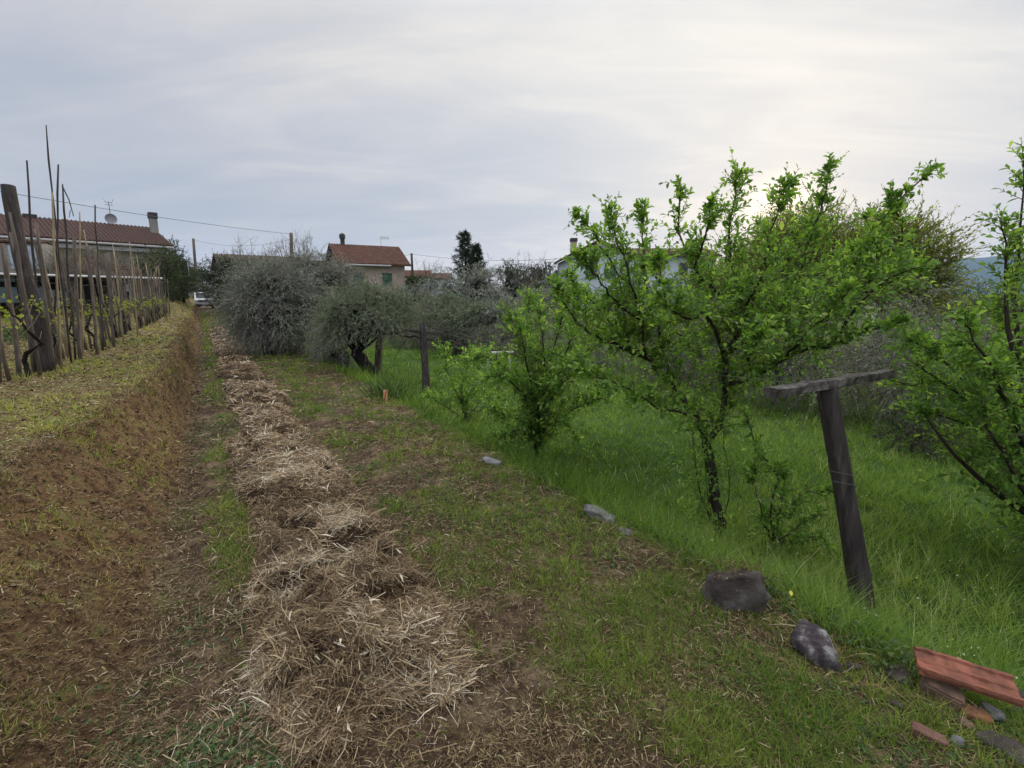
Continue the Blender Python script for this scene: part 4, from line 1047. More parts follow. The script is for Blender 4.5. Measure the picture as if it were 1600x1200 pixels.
leafy(g, None, a_, nrm(rdir(n) + [0, 0, .6]), .02, 0, 2, .02, .006, .8, .001, .2, LEAF4)
tag(g.build('moss', M_litter), 'brown moss and dead grass on top of the big boulder', 'moss', kind='stuff')
p = gp(1266, 1052, -.10); rock('boulder', p + [0, 0, .03], (.135, .095, .085), 'dark boulder blotched with white lichen, right of the brown one', M_bl2, (5, 24, -35), 12, cutk=.62)
p = gp(1400, 1085, -.1); rock('small_stone', p, (.07, .05, .035), 'brown stone left of the broken brick', M_boul, (0, 8, 20), 15, 3)
p = gp(1590, 1105, -.1); rock('boulder', p + [.03, .03, .0], (.12, .09, .075), 'dull stone under the right end of the roof tile', M_boul, (0, 8, 10), 17, 3)
p = gp(1575, 1182, -.03); rock('flat_stone', p, (.09, .06, .035), 'dusty flat stone in the bottom right corner', M_boul, (0, 10, -30), 21, 3)
def block(name, c, size, M, label, mat, cat):
    g = Geo(); nx, ny, nz = 10, 6, 5
    bm = bmesh.new(); bmesh.ops.create_cube(bm, size=1); bmesh.ops.bevel(bm, geom=bm.edges[:], offset=.07, segments=2, affect='EDGES'); bmesh.ops.triangulate(bm, faces=bm.faces[:]); bmesh.ops.subdivide_edges(bm, edges=bm.edges[:], cuts=3, use_grid_fill=True)
    V = np.array([v.co for v in bm.verts]); Fs = [np.array([[v.index for v in f.verts]]) for f in bm.faces]; bm.free()
    V = np.array([v * (1 + .10 * mnoise.noise(Vector(v) * 3 + Vector(c)) + .05 * mnoise.noise(Vector(v) * 9)) for v in V]) * size @ np.asarray(M).T
    g.add(V + c, Fs); return tag(g.build(name, mat, origin=c), label, cat)
p = at(1466, 1090, 1.96)
block('broken_brick', p, (.125, .09, .13), eul(4, 10, -38), 'broken mortared brick propping up the red roof tile', M_brick, 'brick')
p = gp(1522, 1125, -.02); block('brick_fragment', p + [0, 0, .01], (.085, .06, .022), eul(4, 4, -20), 'small orange brick fragment under the roof tile', M_terra, 'brick')
p = gp(1450, 1158, -.01); block('brick_fragment', p + [0, 0, .006], (.10, .045, .035), eul(6, 10, -32), 'dull pink brick fragment lying nearest the camera', rough_mat('dull_brick', [(.3, (.13, .06, .05)), (.7, (.24, .13, .105))], 9), 'brick')
# flat interlocking roof tile
a0, a1 = at(1432, 1028, 2.0), at(1590, 1078, 1.86)
prof = .56 * np.array([(-.115, .0), (-.105, .018), (-.085, .018), (-.075, .0), (-.02, .0), (-.008, .010), (.008, .010), (.02, .0), (.075, .0), (.085, .022), (.105, .022), (.115, .0)])
dv = nrm(a1 - a0); sd_ = nrm(np.cross(dv, [0, 0, 1.0])); upv = np.cross(sd_, dv); upv = nrm(upv * .96 + sd_ * .22); sd_ = np.cross(dv, upv); upv = upv if upv[2] > 0 else -upv
ns = 14; V = []
for i in range(ns):
    f = i / (ns - 1)
    for a_, c_ in prof: V.append(a0 + (a1 - a0) * f + sd_ * (a_ * (1 - (.25 * rng.random() if i == 0 else 0))) + upv * (c_ + .002 * rng.normal()))
k = len(prof)
for i in range(ns):
    f = i / (ns - 1)
    for a_, c_ in prof: V.append(a0 + (a1 - a0) * f + sd_ * a_ + upv * (c_ - .016))
g = Geo(); i = np.arange(ns - 1)[:, None] * k; j = np.arange(k - 1)[None]
topq = np.stack([i + j, i + j + 1, i + j + 1 + k, i + j + k], -1).reshape(-1, 4); Nn = ns * k
fs = [topq, topq[:, ::-1] + Nn]
for e in (0, k - 1):
    ii = np.arange(ns - 1) * k + e; fs.append(np.stack([ii, ii + k, ii + k + Nn, ii + Nn], -1))
for e in (0, (ns - 1) * k):
    jj = np.arange(k - 1) + e; fs.append(np.stack([jj, jj + 1, jj + 1 + Nn, jj + Nn], -1))
g.add(V, fs); tag(g.build('roof_tile', M_terra, origin=a0), 'orange-red flat roof tile resting on bricks, bottom right', 'roof tile')
# fallen yellow leaf
g = Geo(); p = at(1233, 969, 2.47); p[2] = gz(p) + .1
g.scatter(LEAF[0], LEAF[1], p[None], np.array([[.022, .006, 0]]), np.array([[0, .02, .02]]), np.array([[0, -.012, .012]]), np.array([1.0]))
tag(g.build('fallen_leaf', plain('yellow_leaf', (.55, .48, .06), .5), origin=p), 'single yellow leaf caught above the lichen boulder', 'leaf')
# low ivy round the stones
g = Geo(); n = 2600; s_ = 0.6 + 9 * rng.random(n) ** 1.7; d_ = EDGE + .05 + .5 * rng.random(n) ** 1.3
kp = (s_ < 3) | (vnoise(s_ * 1.7, d_ * 2, 33) > .55); s_, d_ = s_[kp], d_[kp]; n = len(s_)
bb = XY(s_, d_); zz = H(bb[:, 0], bb[:, 1])
leafy(g, None, np.column_stack([bb, zz]), nrm(rdir(n) * .8 + [0, 0, .7]), .05 + .16 * rng.random(n) ** 2, .35, 4, .026, .022, 1.1, .002, .3, LEAF)
tag(g.build('ivy', M_weed), 'dark low ivy creeping round the stones at the meadow edge', 'ivy', kind='stuff')
# pale flower heads and seed specks in the meadow
g = Geo(); x, y, s_, d_, r = polar(2600, 2.2, 16, -20, 55); kp = d_ > edge(s_) + .3; x, y, r = x[kp], y[kp], r[kp]; n = len(x)
P_ = np.stack([x, y, H(x, y) + .10 + .09 * rng.random(n)], -1); X = rdir(n); Y = nrm(np.cross(X, rdir(n))); q = (.005 * (.5 + rng.random(n)) * np.maximum(1, r / 7))[:, None]
g.scatter(OCT[0], OCT[1], P_, X * q, Y * q, np.cross(X, Y) * q * .6, rng.random(n))
tag(g.build('wildflowers', foliage('flower_heads', [(0, (.35, .36, .14)), (.5, (.60, .60, .50)), (1, (.72, .66, .25))], .7, .2), ), 'tiny pale flower heads speckling the tall meadow grass', 'flowers', kind='stuff')
# rubble round the bricks
for i, (px_, py_, sc_, lab) in enumerate(((1420, 1062, .030, 'fist-sized brown stone left of the red roof tile'), (1505, 1150, .026, 'small brown stone below the orange brick fragment'), (1545, 1130, .034, 'earthy stone right of the orange brick fragment'), (1395, 1120, .020, 'pebble in the dry grass left of the pink brick fragment'), (1330, 1060, .024, 'small stone beside the right end of the lichen boulder'), (1490, 1180, .022, 'small dusty stone right of the pink brick fragment'))):
    p = gp(px_, py_, -.05); rock('small_stone', p + [0, 0, sc_ * .3], (sc_ * 1.4, sc_, sc_ * .8), lab, (M_boul, M_brick, M_slab)[i % 3] if i != 4 else M_boul, (8 * i, 20, 40 * i), 30 + i, 3)
# brown dry stems hanging over the stone edge
g = Geo(); n = 1400; s_, d_ = 0.4 + 5 * rng.random(n), EDGE - .18 + .35 * rng.random(n); bb = XY(s_, d_); zz = H(bb[:, 0], bb[:, 1])
Y = nrm(rdir(n) * [1, 1, .4] + [0, 0, .1]); X = nrm(np.cross(Y, rdir(n))); Z = np.cross(X, Y); l = .05 + .15 * rng.random(n) ** 2
g.scatter(STRAW[0], STRAW[1], np.column_stack([bb, zz + .02]), X * .0022, Y * l[:, None], Z * l[:, None] * 1.5, rng.random(n))
tag(g.build('dry_stems', M_straw), 'dry brown stems trailing over the stone edge', 'dry grass', kind='stuff')

# leek-like weed clump and the orange-capped marker
b = onground(618, 640, -.25); g = Geo(); n = 420
bb = b + rng.normal(size=(n, 3)) * [.20, .20, 0]; bb[:, 2] = H(bb[:, 0], bb[:, 1])
dv = nrm(rdir(n) * [.8, .8, .2] + [0, 0, 1]); X = nrm(np.cross(dv, rdir(n))); Y = np.cross(dv, X); l = .22 + .22 * rng.random(n)
g.scatter(BLADE[0], BLADE[1], bb, X * .016, Y * (l * .7)[:, None], dv * l[:, None], rng.random(n) * .8)
tag(g.build('weed_clump', M_weed, origin=b), 'rounded dark green clump of strap-leaved plants beside the orange-capped stick', 'plant')
D = 7.3; b = at(606, 655, D); b[2] = gz(b)
o = thing('marker_stick', b, 'thin stick carrying an orange-pink cylindrical cap above the weeds', 'marker')
g = Geo(); g.tube([b, at(604, 640, D), at(602, 625, D)], [.007, .007, .006], 6); g.build('stick', M_cane, o)
g = Geo(); g.tube([at(602.5, 627, D), at(602.5, 625, D), at(602, 611, D), at(602, 609, D)], [.028, .033, .033, .026], 12); g.build('cap', plain('orange_cap', (.55, .22, .13), .6), o)
g = Geo(); g.tube([at(603, 633, D), at(602.5, 627, D)], [.02, .026], 10); g.build('collar', M_wire, o)

# ------------------------------------------------------------------ buildings
M_roofb = rough_mat('brown_roof_tiles', [(0.3, (.05, .028, .022)), (0.6, (.088, .046, .034)), (.8, (.14, .082, .062))], 3, bump=.8, rough=.85, stretch=(2, 2, 2))
M_roofr = rough_mat('red_roof_tiles', [(0.3, (.07, .032, .022)), (0.6, (.125, .056, .038)), (.8, (.20, .12, .08))], 2.2, bump=.8, rough=.85)
M_roofo = rough_mat('mossy_roof', [(0.3, (.07, .065, .045)), (0.7, (.14, .125, .085))], 2, bump=.6)
M_pink = rough_mat('pink_render', [(0.3, (.40, .29, .25)), (0.7, (.54, .41, .36))], 1.5, bump=.2)
M_grey = rough_mat('grey_render', [(0.3, (.20, .19, .175)), (0.7, (.33, .32, .30))], 1.3, bump=.2)
M_white = rough_mat('white_render_shade_tint', [(0.3, (.48, .54, .60)), (0.7, (.58, .64, .70))], 1.5, bump=.1)  # white walls; the blue cast of shade is mixed into this colour
M_glass = plain('window_glass', (.02, .025, .03), .1)
M_green = plain('green_shutter', (.03, .10, .07), .6)
M_trim = plain('pale_trim', (.42, .42, .42), .6)
M_darkw = plain('dark_wood', (.03, .025, .02), .8)
M_soot = plain('dark_chimney', (.05, .045, .05), .8)

class House:
    """local frame: X along the ridge, Y away from the front, Z up; origin at the front left corner on the ground"""
    def __init__(s, origin, ax, name, label, cat='house'):
        s.o = np.asarray(origin, float); a = np.array([ax[0], ax[1], 0.0]); s.X = a / np.linalg.norm(a); s.Y = np.array([-s.X[1], s.X[0], 0]); s.Z = np.array([0, 0, 1.0])
        if s.Y[1] < 0: s.Y = -s.Y
        s.t = thing(name, s.o, label, cat)
    def P(s, x, y, z): return s.o + s.X * x + s.Y * y + s.Z * z
    def quad(s, g, *pts): g.add([s.P(*p) for p in pts], np.array([list(range(len(pts)))]))
    def prism(s, g, poly, x0, x1):
        """poly in (y, z), extruded along x"""
        n = len(poly); V = [s.P(x0, *p) for p in poly] + [s.P(x1, *p) for p in poly]
        fs = [np.array([list(range(n))[::-1]]), np.array([list(range(n, 2 * n))]), np.array([[i, (i + 1) % n, (i + 1) % n + n, i + n] for i in range(n)])]; g.add(V, fs)
    def box(s, g, x0, x1, y0, y1, z0, z1): s.prism(g, [(y0, z0), (y1, z0), (y1, z1), (y0, z1)], x0, x1)
    def walls(s, Lx, Wy, he, hr, mat, yr=None):
        g = Geo(); yr = Wy / 2 if yr is None else yr
        s.prism(g, [(0, 0), (Wy, 0), (Wy, he), (yr, hr), (0, he)], 0, Lx); return g.build('wall', mat, s.t)
    def roof(s, Lx, Wy, he, hr, mat, over=.45, gab=.35, th=.14, yr=None):
        yr = Wy / 2 if yr is None else yr; g = Geo(); m = (hr - he) / yr
        a, b = -over, Wy + over; m2 = (hr - he) / (Wy - yr)
        u = .06
        s.prism(g, [(a, he - over * m + u), (yr, hr + u), (b, he - over * m2 + u), (b, he - over * m2 + u + th), (yr, hr + u + th), (a, he - over * m + u + th)], -gab, Lx + gab)
        # rows of tiles as raised ribs
        nrib = int((Lx + 2 * gab) / .24)
        for i in range(nrib):
            x = -gab + .12 + i * .24; p0, p1 = s.P(x, a - .02, he - over * m + u + th), s.P(x, yr, hr + u + th)
            g.tube([p0, p1], [.07, .07], 6)
            p0 = s.P(x, b, he - over * m2 + u + th); g.tube([p0, p1], [.07, .07], 6)
        return g.build('roof', mat, s.t)
    def window(s, x, z, w, h, y=0.0, shut=None, side=None):
        g = Geo(); f = .06
        if side is None: B = lambda g, x0, x1, y0, y1, z0, z1: s.box(g, x0, x1, y0, y1, z0, z1)
        else: B = lambda g, x0, x1, y0, y1, z0, z1: s.box(g, side + y0 if True else 0, side + y1, x0, x1, z0, z1)
        e = y
        for q in ((x - w / 2, x - w / 2 + f, z, z + h), (x + w / 2 - f, x + w / 2, z, z + h), (x - w / 2 + f, x + w / 2 - f, z, z + f), (x - w / 2 + f, x + w / 2 - f, z + h - f, z + h)):
            B(g, q[0], q[1], e - .05, e - .003, q[2], q[3])
        fr = g.build('window', M_trim, s.t)
        g = Geo(); B(g, x - w / 2 + f, x + w / 2 - f, e - .02, e - .004, z + f, z + h - f); g.build('pane', M_glass, fr)
        if shut is not None:
            for q in (-1, 1):
                g = Geo(); c = x + q * w / 4
                B(g, c - w / 4 + .01, c + w / 4 - .01, e - .09, e - .055, z + .01, z + h - .01)
                for k in range(int(h / .12)): B(g, c - w / 4 + .05, c + w / 4 - .05, e - .10, e - .091, z + .05 + k * .12, z + .11 + k * .12)
                g.build('shutter', shut, fr)

def frame(pxl, pyl, dl, pxr, pyr, dr_):
    a, b = at(pxl, pyl, dl), at(pxr, pyr, dr_); z = gz(a); ln = math.hypot(*(b - a)[:2]); a0 = a.copy(); a0[2] = 0
    return a, b, ln

# long house behind the vines
a, b, ln = frame(-60, 350, 29, 258, 372, 37)
h = House([a[0], a[1], 0], (b - a)[:2], 'long_house', 'long grey two-storey house with brown tiled roof behind the vines')
he = 5.3; hr = 6.75
h.walls(ln, 7.5, he, hr, M_grey); rf = h.roof(ln, 7.5, he, hr, M_roofb, over=.6)
g = Geo(); g.tube([h.P(-.3, -.68, he - .20), h.P(ln + .3, -.68, he - .20)], [.08, .08], 8); g.build('gutter', M_trim, h.t)
g = Geo(); h.box(g, .3, ln - .2, -.5, -.003, he - .62, he - .36); g.build('soffit_band', M_trim, h.t)
for x in (2.5, 5.5, 8.5, 11.2): h.window(x, 3.0, 1.1, 1.3)
for x in (4, 7.2, 10): h.window(x, .6, 1.1, 1.3)
g = Geo(); h.box(g, ln - .15, ln + .30, 2.2, 2.7, he, hr + .75); ch = g.build('chimney', M_grey, rf)
g = Geo(); h.box(g, ln - .19, ln + .34, 2.15, 2.75, hr + .755, hr + 1.2); g.build('chimney_cap', M_soot, ch)
g = Geo(); h.box(g, 3.2, 3.9, 3.4, 4.0, hr, hr + .35); g.build('chimney', M_soot, rf)
q = h.P(ln * .78, 3.75, hr + .1)
o = thing('satellite_dish', q, 'grey satellite dish with an aerial on the ridge of the long house', 'dish')
g = Geo(); g.tube([q, q + [0, 0, 1.75]], [.03, .025], 6); g.build('mast', M_wire, o)
g = Geo(); fw = nrm(-(q - EYE) * [1, 1, 0] + [0, 0, 2.0]); sx = nrm(np.cross(fw, [0, 0, 1])); sy = np.cross(sx, fw); c = q + [0, 0, .45] + fw * .15
V = [c]; Fs = []
for ri, (r_, dz) in enumerate(((.15, .01), (.28, .045), (.38, .10))):
    for k in range(20): V.append(c + sx * r_ * math.cos(k * .314159) + sy * r_ * math.sin(k * .314159) + fw * dz)
F3 = np.array([[0, 1 + k, 1 + (k + 1) % 20] for k in range(20)]); F4 = np.array([[1 + rr * 20 + k, 21 + rr * 20 + k, 21 + rr * 20 + (k + 1) % 20, 1 + rr * 20 + (k + 1) % 20] for rr in range(2) for k in range(20)])
g.add(V, [F3, F4]); g.add(np.array(V) - fw * .012, [F3[:, ::-1], F4[:, ::-1]]); g.tube([c, c + fw * .4 - sy * .1], [.012, .012], 5); g.build('reflector', plain('dish_grey', (.28, .26, .28), .5), o)
g = Geo()
for zz, w in ((1.7, .35), (1.5, .45)): g.tube([q + [0, 0, zz] - h.X * w / 2, q + [0, 0, zz] + h.X * w / 2], [.015, .015], 4)
for k in (-1, 1): g.tube([q + [0, 0, 1.6] + h.X * .15 * k, q + [0, 0, 1.95] + h.X * .3 * k], [.014, .014], 4)
g.build('aerial', M_wire, o)
# pale annexe in front of its left end
a, b, ln = frame(-90, 400, 24, 62, 400, 25)
h = House([a[0], a[1], 0], (b - a)[:2], 'white_annexe', 'small white-walled annexe with a bluish panel left of the long house', 'annexe')
h.walls(ln, 1.4, 4.15, 4.25, M_grey); h.roof(ln, 1.4, 4.15, 4.25, M_roofb, over=.12, gab=.05, th=.06)
g = Geo(); h.box(g, ln - 1.25, ln - .1, -.06, -.003, 2.9, 4.05); g.build('panel', plain('blue_panel', (.42, .52, .62), .4), h.t)

# open shed with a pale gutter along its front
a, b, ln = frame(-80, 428, 17.5, 252, 435, 24)
h = House([a[0], a[1], 0], (b - a)[:2], 'open_shed', 'low open shed with a pale gutter, dark inside, behind the vines', 'shed')
zt = gz(a)
h.o[2] = zt; H_ = at(100, 430, 19.5)[2] - zt
g = Geo(); h.box(g, 0, ln, 0, 4.5, H_ - .02, H_ + .10); g.build('roof', M_roofo, h.t)
g = Geo(); g.tube([h.P(0, -.06, H_ + .02), h.P(ln, -.06, H_ + .02)], [.05, .05], 8); g.build('gutter', plain('pale_gutter', (.62, .63, .64), .5), h.t)
g = Geo(); h.box(g, 0, ln, 4.35, 4.5, 0, H_ - .03); g.build('back_wall', M_darkw, h.t)
for k in range(5):
    g = Geo(); x = .1 + (ln - .3) * k / 4; h.box(g, x, x + .12, .05, .17, 0, H_ - .03); g.build('post', M_darkw, h.t)
c = h.P(ln - 2.0, 1.5, H_ + .1)
g = Geo(); gt = Geo(); n = 900; vv = rdir(n); vv[:, 2] = abs(vv[:, 2]); bb = c + vv * [1.5, 1.2, .75] * (.7 + .3 * rng.random((n, 1)))
leafy(g, gt, bb, nrm(vv + .8 * rdir(n)), .25 + .3 * rng.random(n), .5, 6, .10, .02, .7, .006, .1, LEAF4, 3)
o = thing('dry_creeper', c - [0, 0, .1], 'mound of pinkish dry creeper on the right end of the shed roof', 'creeper'); g.build('stems', M_litter, o); gt.build('twigs', M_gtwig, o)

# pink house
a = at(527, 411, 46); b = at(641, 413.5, 49.5)
ln = math.hypot(*(b - a)[:2]) - .9
h = House([a[0], a[1], 0], (b - a)[:2], 'pink_house', 'pink rendered house with red tiled roof on the skyline', 'house')
h.o = h.P(.45, .45, 0); h.t.location = tuple(h.o)
he = a[2] + .15; hr = he + 1.75
h.walls(ln, 6.4, he, hr, M_pink); rf = h.roof(ln, 6.4, he, hr, M_roofr, over=.6, gab=.5)
g = Geo(); g.tube([h.P(.2, -.62, he - .28), h.P(ln - 1.6, -.62, he - .28)], [.09, .09], 8); g.build('gutter', M_trim, h.t)
h.window(ln * .70, he - 2.2, 1.0, 1.25, shut=M_green); h.window(ln * .25, he - 2.2, 1.0, 1.25, shut=M_green)
g = Geo(); q = h.P(.9, 3.3, hr); g.tube([q, q + [0, 0, .75], q + [0, 0, .76], q + [0, 0, 1.15], q + [0, 0, 1.3]], [.22, .22, .30, .30, .12], 10); g.build('chimney_pipe', M_soot, rf)
q = h.P(4.8, 3.2, hr + .1); g = Geo(); g.tube([q, q + [0, 0, 1.1]], [.025, .02], 5)
for zz in (.9, 1.05): g.tube([q + [0, 0, zz] - h.X * .1, q + [0, 0, zz] + h.X * .9], [.018, .018], 4)
for k in range(5): g.tube([q + [0, 0, .8] + h.X * .2 * k, q + [0, 0, 1.15] + h.X * .2 * k], [.014, .014], 4)
tag(g.build('tv_aerial', plain('aerial_grey', (.3, .3, .32), .5), origin=q), 'spindly television aerial on the ridge of the pink house', 'aerial')
# lower tiled wing at its left
h2 = House(h.P(-3.2, 1.6, 0), h.X[:2], 'low_wing', 'low wing with brown roof and teal shutter joined left of the pink house', 'annexe')
h2.walls(2.6, 5, he - 1.2, he + .1, M_grey); h2.roof(2.6, 5, he - 1.2, he + .1, M_roofb, over=.5, gab=.2); h2.window(1.2, he - 3.2, .9, 1.2, shut=plain('teal_shutter', (.09, .22, .22), .6))
# long mossy-roofed barn left of it
a, b, ln = frame(345, 394, 47, 492, 400, 52)
h = House([a[0], a[1], 0], (b - a)[:2], 'long_barn', 'long low barn with a dull olive roof behind the big olive tree', 'barn')
zt = a[2]; h.walls(ln, 8, zt - 1.2, zt - .1, M_grey); h.roof(ln, 8, zt - 1.2, zt - .1, M_roofo, over=.5); h.window(6, 1.2, 1.1, 1.2, shut=M_green)
# white house at the right
a = at(891, 412, 43); b = at(958, 408, 44.5)
ln = math.hypot(*(b - a)[:2])
gx = (b - a)[:2] / ln; ry = np.array([gx[1] * -1, gx[0]]); ax = ry * .55 + gx * .83      # ridge runs back and to the right
ax /= np.linalg.norm(ax)
h = House([a[0], a[1], 0], ax, 'white_house', 'white gabled house, tinted shade-blue, with brown roof seen through the plum tree', 'house')
# gable faces the camera at the left end (local x = 0); local y runs to the left, so shift
w = 5.6
hr = at(910, 381, 44)[2]; he = hr - 1.25
h.Y = np.array([h.X[1], -h.X[0], 0]) if (np.array([h.X[1], -h.X[0]]) @ gx) > 0 else h.Y
h.Y = nrm(np.array([gx[0], gx[1], 0]) - .35 * np.array([ry[0], ry[1], 0])); h.X = np.array([-h.Y[1], h.Y[0], 0])
h.walls(9, w, he, hr, M_white, yr=w * .45); rf = h.roof(9, w, he, hr, M_roofb, over=.4, gab=.3, yr=w * .45)
for y_ in (1.9, 3.6): 
    g = Geo(); h.box(g, -.06, -.003, y_ - .5, y_ + .5, he - 1.9, he - .5); fr = g.build('window', M_trim, h.t); g = Geo()
    h.box(g, -.10, -.063, y_ - .48, y_ - .01, he - 1.88, he - .52); h.box(g, -.10, -.063, y_ + .01, y_ + .48, he - 1.88, he - .52); g.build('shutter', M_green, fr)
g = Geo(); q0 = h.P(-.08, w - .4, 0); g.tube([q0, q0 + [0, 0, he]], [.05, .05], 6); g.build('drainpipe', M_wire, h.t)
g = Geo(); h.box(g, .3, .9, .1, .6, he - .2, hr + .1); ch = g.build('chimney', M_pink, rf); g = Geo(); h.box(g, .25, .95, .05, .65, hr + .105, hr + .4); g.build('chimney_cap', M_soot, ch)
a = h.P(0, w, 0)
h3 = House(a, h.Y[:2], 'white_wing', 'lower white wing with shallow brown roof right of the white gable', 'annexe')
h3.walls(7.5, 6, hr - 1.2, hr - .45, M_white); h3.roof(7.5, 6, hr - 1.2, hr - .45, M_roofb, over=.4); h3.window(2.0, hr - 2.9, .9, 1.2); h3.window(4.6, hr - 2.9, .9, 1.2)
# far houses
for px, py, dp, L_, lab, wm in ((622, 432, 78, 5, 'far white house with orange roof right of the pink house', M_white), (672, 436, 84, 3.6, 'far white house with orange roof behind the bare twiggy tree', M_white)):
    a = at(px, py, dp); hh = House([a[0], a[1], 0], (1, .15), 'far_house', lab, 'house'); z = a[2]
    hh.walls(L_, 5, z, z + .9, wm); hh.roof(L_, 5, z, z + .9, M_roofr, over=.4); hh.window(L_ * .3, z - 1.6, .8, 1.1); hh.window(L_ * .7, z - 1.6, .8, 1.1)

# ------------------------------------------------------------------ poles and overhead wires
def pole(px0, px1, py1, dp, r, lab, mat=M_stake):
    t_ = at(px1, py1, dp); b = at(px0, 470, dp); b[2] = gz(b)
    g = Geo(); g.tube(np.linspace(b, t_, 6), np.linspace(r * 1.25, r, 6), 9); o = g.build('utility_pole', mat, origin=b, smooth=True); tag(o, lab, 'pole'); return t_
p1 = pole(456, 455, 364, 48, .16, 'round grey utility pole rising above the olive trees')
p2 = pole(647, 643, 396, 56, .13, 'dark utility pole right of the pink house', M_post)
p3 = pole(309, 302, 373, 60, .15, 'thin leaning utility pole at the far end of the path', M_stake)
M_white2 = M_cable
def cable(a, b, sag, r, lab):
    a, b = np.asarray(a), np.asarray(b); f = np.linspace(0, 1, 20)[:, None]
    p = a * (1 - f) + b * f - np.array([0, 0, 1.0]) * (4 * sag * f * (1 - f)); g = Geo(); g.tube(p, r, 4); tag(g.build('overhead_wire', M_cable, origin=a), lab, 'wire')
w1 = p1 - [0, 0, .1]; w0 = at(-160, 253, 22); w0 = w0 + (w0 - w1) * .9; w0[2] = 8.3
g = Geo(); b = w0.copy(); b[2] = gz(b); g.tube(np.linspace(b, w0 + [0, 0, .1], 6), np.linspace(.19, .15, 6), 9); tag(g.build('utility_pole', M_stake, origin=b, smooth=True), 'round grey utility pole left of the vines, carrying the long overhead wire', 'pole')
cable(w0, w1, .9, .018, 'long overhead wire slanting down across the sky above the vine row')
cable(p3 - [0, 0, .1], p1 - [0, 0, .6], .7, .014, 'faint wire from the leaning pole to the round grey pole')
cable(p2 - [0, 0, .05], at(905, 402, 46), .5, .016, 'thin wire from the dark pole to the white house')
cable(p2 - [0, 0, .05], at(600, 404, 60), .1, .016, 'short wire from the dark pole towards the pink house')
cable(at(1380, 398, 30), at(1760, 352, 26), .5, .012, 'thin wire crossing the sky above the blue mountain')

# ------------------------------------------------------------------ vehicles
M_tyre = plain('tyre_rubber', (.015, .015, .016), .9); M_rim = plain('wheel_rim', (.35, .35, .36), .4, .8); M_lamp = plain('headlight_lens', (.7, .72, .75), .15); M_black = plain('black_plastic', (.02, .02, .022), .5)
def vehicle(name, base, ang, label, cat, paint, prof, hood, Wd=1.8, wb=(.8, 3.3), wr=.33):
    """prof: side outline (x from the nose, z), hood: windscreen corners on that outline"""
    o = thing(name, base, label, cat); M = rotz(ang)
    T_ = lambda V: np.asarray(V) @ M.T + np.asarray(base)
    n = len(prof); V = []
    for y, k in ((-Wd / 2, 0), (-Wd / 2 + .06, 1), (Wd / 2 - .06, 1), (Wd / 2, 0)):
        for x, z in prof:
            ins = (.12 * max(z - 1.0, 0) if k == 0 else 0) ; V.append((x, y + (ins if y < 0 else -ins), z if k else z - (.04 if z > .6 else 0)))
    g = Geo(); fs = [np.array([list(range(n))[::-1]]), np.array([list(range(3 * n, 4 * n))])]
    for r_ in range(3): fs.append(np.array([[r_ * n + i, r_ * n + (i + 1) % n, (r_ + 1) * n + (i + 1) % n, (r_ + 1) * n + i] for i in range(n)]))
    g.add(T_(V), fs); g.build('body', paint, o)
    (x0, z0), (x1, z1) = hood
    g = Geo(); nn = nrm(np.array([-(z1 - z0), 0, (x1 - x0)])); e = nn * .012
    g.add(T_([np.array([x0, -Wd / 2 + .16, z0]) + e, np.array([x0, Wd / 2 - .16, z0]) + e, np.array([x1, Wd / 2 - .24, z1]) + e, np.array([x1, -Wd / 2 + .24, z1]) + e]), np.array([[0, 1, 2, 3]])); g.build('windscreen', M_glass, o)
    for sg in (-1, 1):
        g = Geo(); y = sg * (Wd / 2 - .12 * .35 + .012)
        g.add(T_([(x0 + .35, sg * (Wd / 2 + .004), z0 + .05), (x1 + .9, sg * (Wd / 2 + .004), z0 + .05), (x1 + .85, sg * (Wd / 2 - .05), z1 - .08), (x1 + .15, sg * (Wd / 2 - .05), z1 - .08)]), np.array([[0, 1, 2, 3]])); g.build('side_window', M_glass, o)
        g = Geo(); g.box((0, 0, 0), (.10, .34, .17)); v = g.V[-1]; g.V[-1] = T_(v + [.05, sg * (Wd / 2 - .26), z0 - .30]); g.build('headlight', M_lamp, o)
        g = Geo(); g.box((0, 0, 0), (.10, .16, .18)); g.V[-1] = T_(g.V[-1] + [x0 + .3, sg * (Wd / 2 + .1), z0 + .12]); g.build('mirror', M_black, o)
        for x in wb:
            g = Geo(); yy = sg * (Wd / 2 - .10); g.tube(T_([(x, yy - .1, wr), (x, yy + .1, wr)]), [wr, wr], 18); w_ = g.build('wheel', M_tyre, o)
            g = Geo(); g.tube(T_([(x, yy + sg * .102, wr), (x, yy + sg * .112, wr)]), [wr * .6, wr * .55], 14); g.build('rim', M_rim, w_)
    g = Geo(); g.box((0, 0, 0), (.12, Wd - .1, .24)); g.V[-1] = T_(g.V[-1] + [-.02, 0, .42]); bp = g.build('bumper', M_black, o)
    g = Geo(); g.box((0, 0, 0), (.08, Wd - .75, .20)); g.V[-1] = T_(g.V[-1] + [.01, 0, z0 - .30]); g.build('grille', M_black, o)
    g = Geo(); g.box((0, 0, 0), (.012, .5, .11)); g.V[-1] = T_(g.V[-1] + [-.09, 0, .44]); g.build('number_plate', M_trim, bp)
    return o
b = at(320, 482, 54); b[2] = gz(b)
ang = math.atan2(U[1], U[0])
vehicle('parked_van', b, ang, 'small white van facing the camera at the far end of the path', 'van', plain('white_paint', (.72, .73, .76), .3),
        [(0, .35), (0, .85), (.12, 1.02), (.95, 1.16), (1.65, 1.78), (2.0, 1.86), (4.1, 1.84), (4.25, 1.6), (4.3, .4)], ((.98, 1.18), (1.63, 1.75)))
b = at(112, 470, 22.5); b[2] = gz(b)
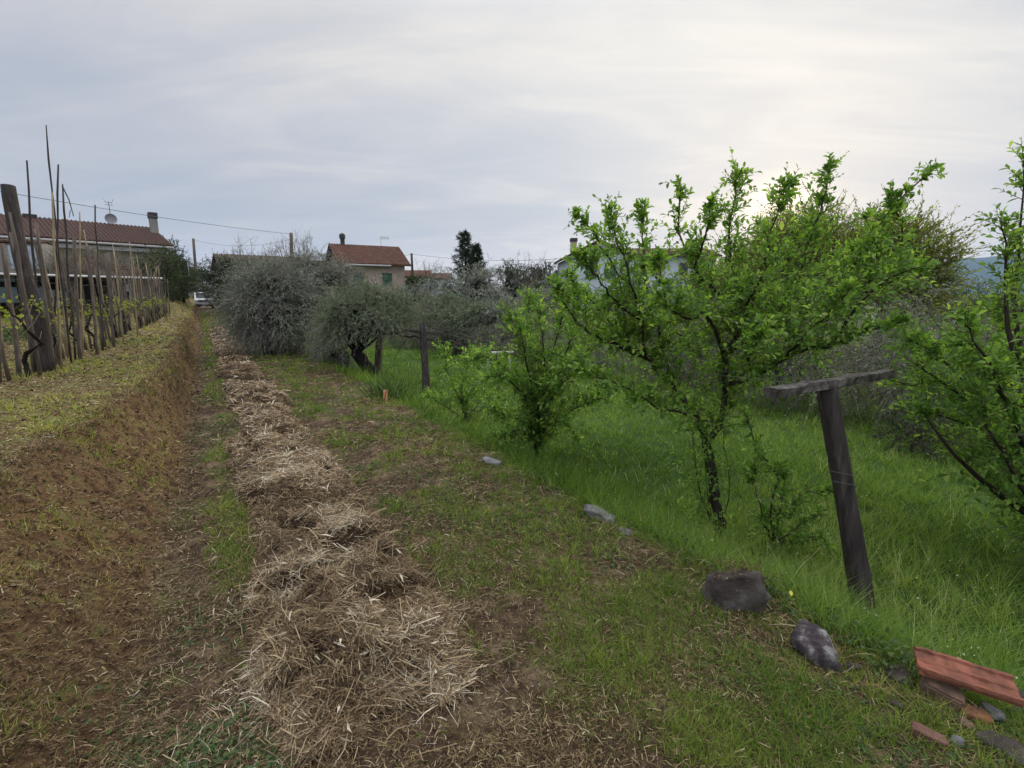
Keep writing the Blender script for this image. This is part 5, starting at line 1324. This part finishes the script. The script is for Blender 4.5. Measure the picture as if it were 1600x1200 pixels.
vehicle('parked_car', b, ang + 2.0, 'light blue car under the open shed, glimpsed between the vine stakes', 'car', plain('light_blue_paint', (.20, .32, .42), .3),
        [(0, .35), (0, .7), (.15, .85), (1.0, .95), (1.7, 1.42), (2.0, 1.46), (3.2, 1.42), (3.8, .98), (4.0, .9), (4.0, .4)], ((1.02, .97), (1.68, 1.40)), 1.7, (.75, 3.2), .31)

# ------------------------------------------------------------------ distant hills
def hill(pts, dep, name, mat):
    g = Geo(); rows = []
    px = np.array([p[0] for p in pts]); py = np.array([p[1] for p in pts]); q = np.linspace(px[0], px[-1], 160); top_ = np.interp(q, px, py) + 1.2 * (fbm(q, q * 0, .03, 7, 4) - .5) * 2
    crest = np.array([at(a, b_, dep) for a, b_ in zip(q, top_)])
    fw = nrm(crest * [1, 1, 0])
    for i in range(14):
        f = i / 13; off = (f - .7) * dep * .35
        z = crest[:, 2] * (sst(0, .7, f) * (1 - .6 * sst(.7, 1.0, f))) * (1 + (.10 * (fbm(q, q * 0 + i, .05, 9, 3) - .5) if i < 9 else 0)) - 4
        if abs(f - 9 / 13) < .01: z = crest[:, 2]; off = 0
        rows.append(np.column_stack([crest[:, :2] + fw[:, :2] * off, z]))
    g.grid(np.array(rows)); o = g.build(name, mat, smooth=True); tag(o, 'blue wooded mountain ridge beyond the right-hand trees', kind='structure'); return o
M_hill = rough_mat('wooded_hill', [(0.3, (.022, .038, .03)), (0.7, (.04, .06, .04))], .01, rough=1, bump=0)
hill([(1300, 460), (1400, 432), (1450, 418), (1490, 405), (1540, 402), (1600, 395), (1680, 392), (1800, 385), (2000, 396), (2300, 420)], 3200, 'hills', M_hill)

# ------------------------------------------------------------------ haze
lo = np.array([1e9] * 3); hi_ = -lo
for ob in COL.objects:
    if ob.type == 'MESH':
        for c_ in ob.bound_box:
            w_ = np.array(c_) + np.array(ob.location) + (np.array(ob.parent.location) if ob.parent else 0); lo = np.minimum(lo, w_); hi_ = np.maximum(hi_, w_)
lo -= 1.0; hi_ += 5.0
g = Geo(); g.box((lo + hi_) / 2, hi_ - lo)
hz_ = g.build('haze', None, origin=(lo + hi_) / 2); hz_['kind'] = 'stuff'; tag(hz_, 'pale evening haze in front of the distant mountain', 'haze')
m = bpy.data.materials.new('haze_air'); m.use_nodes = True; nt = m.node_tree; nt.nodes.clear()
o_ = N(nt, 'ShaderNodeOutputMaterial'); v_ = N(nt, 'ShaderNodeVolumePrincipled'); v_.inputs['Density'].default_value = .00010; v_.inputs['Color'].default_value = (.42, .66, 1, 1); v_.inputs['Anisotropy'].default_value = .2
nt.links.new(v_.outputs[0], o_.inputs['Volume']); hz_.data.materials.append(m)
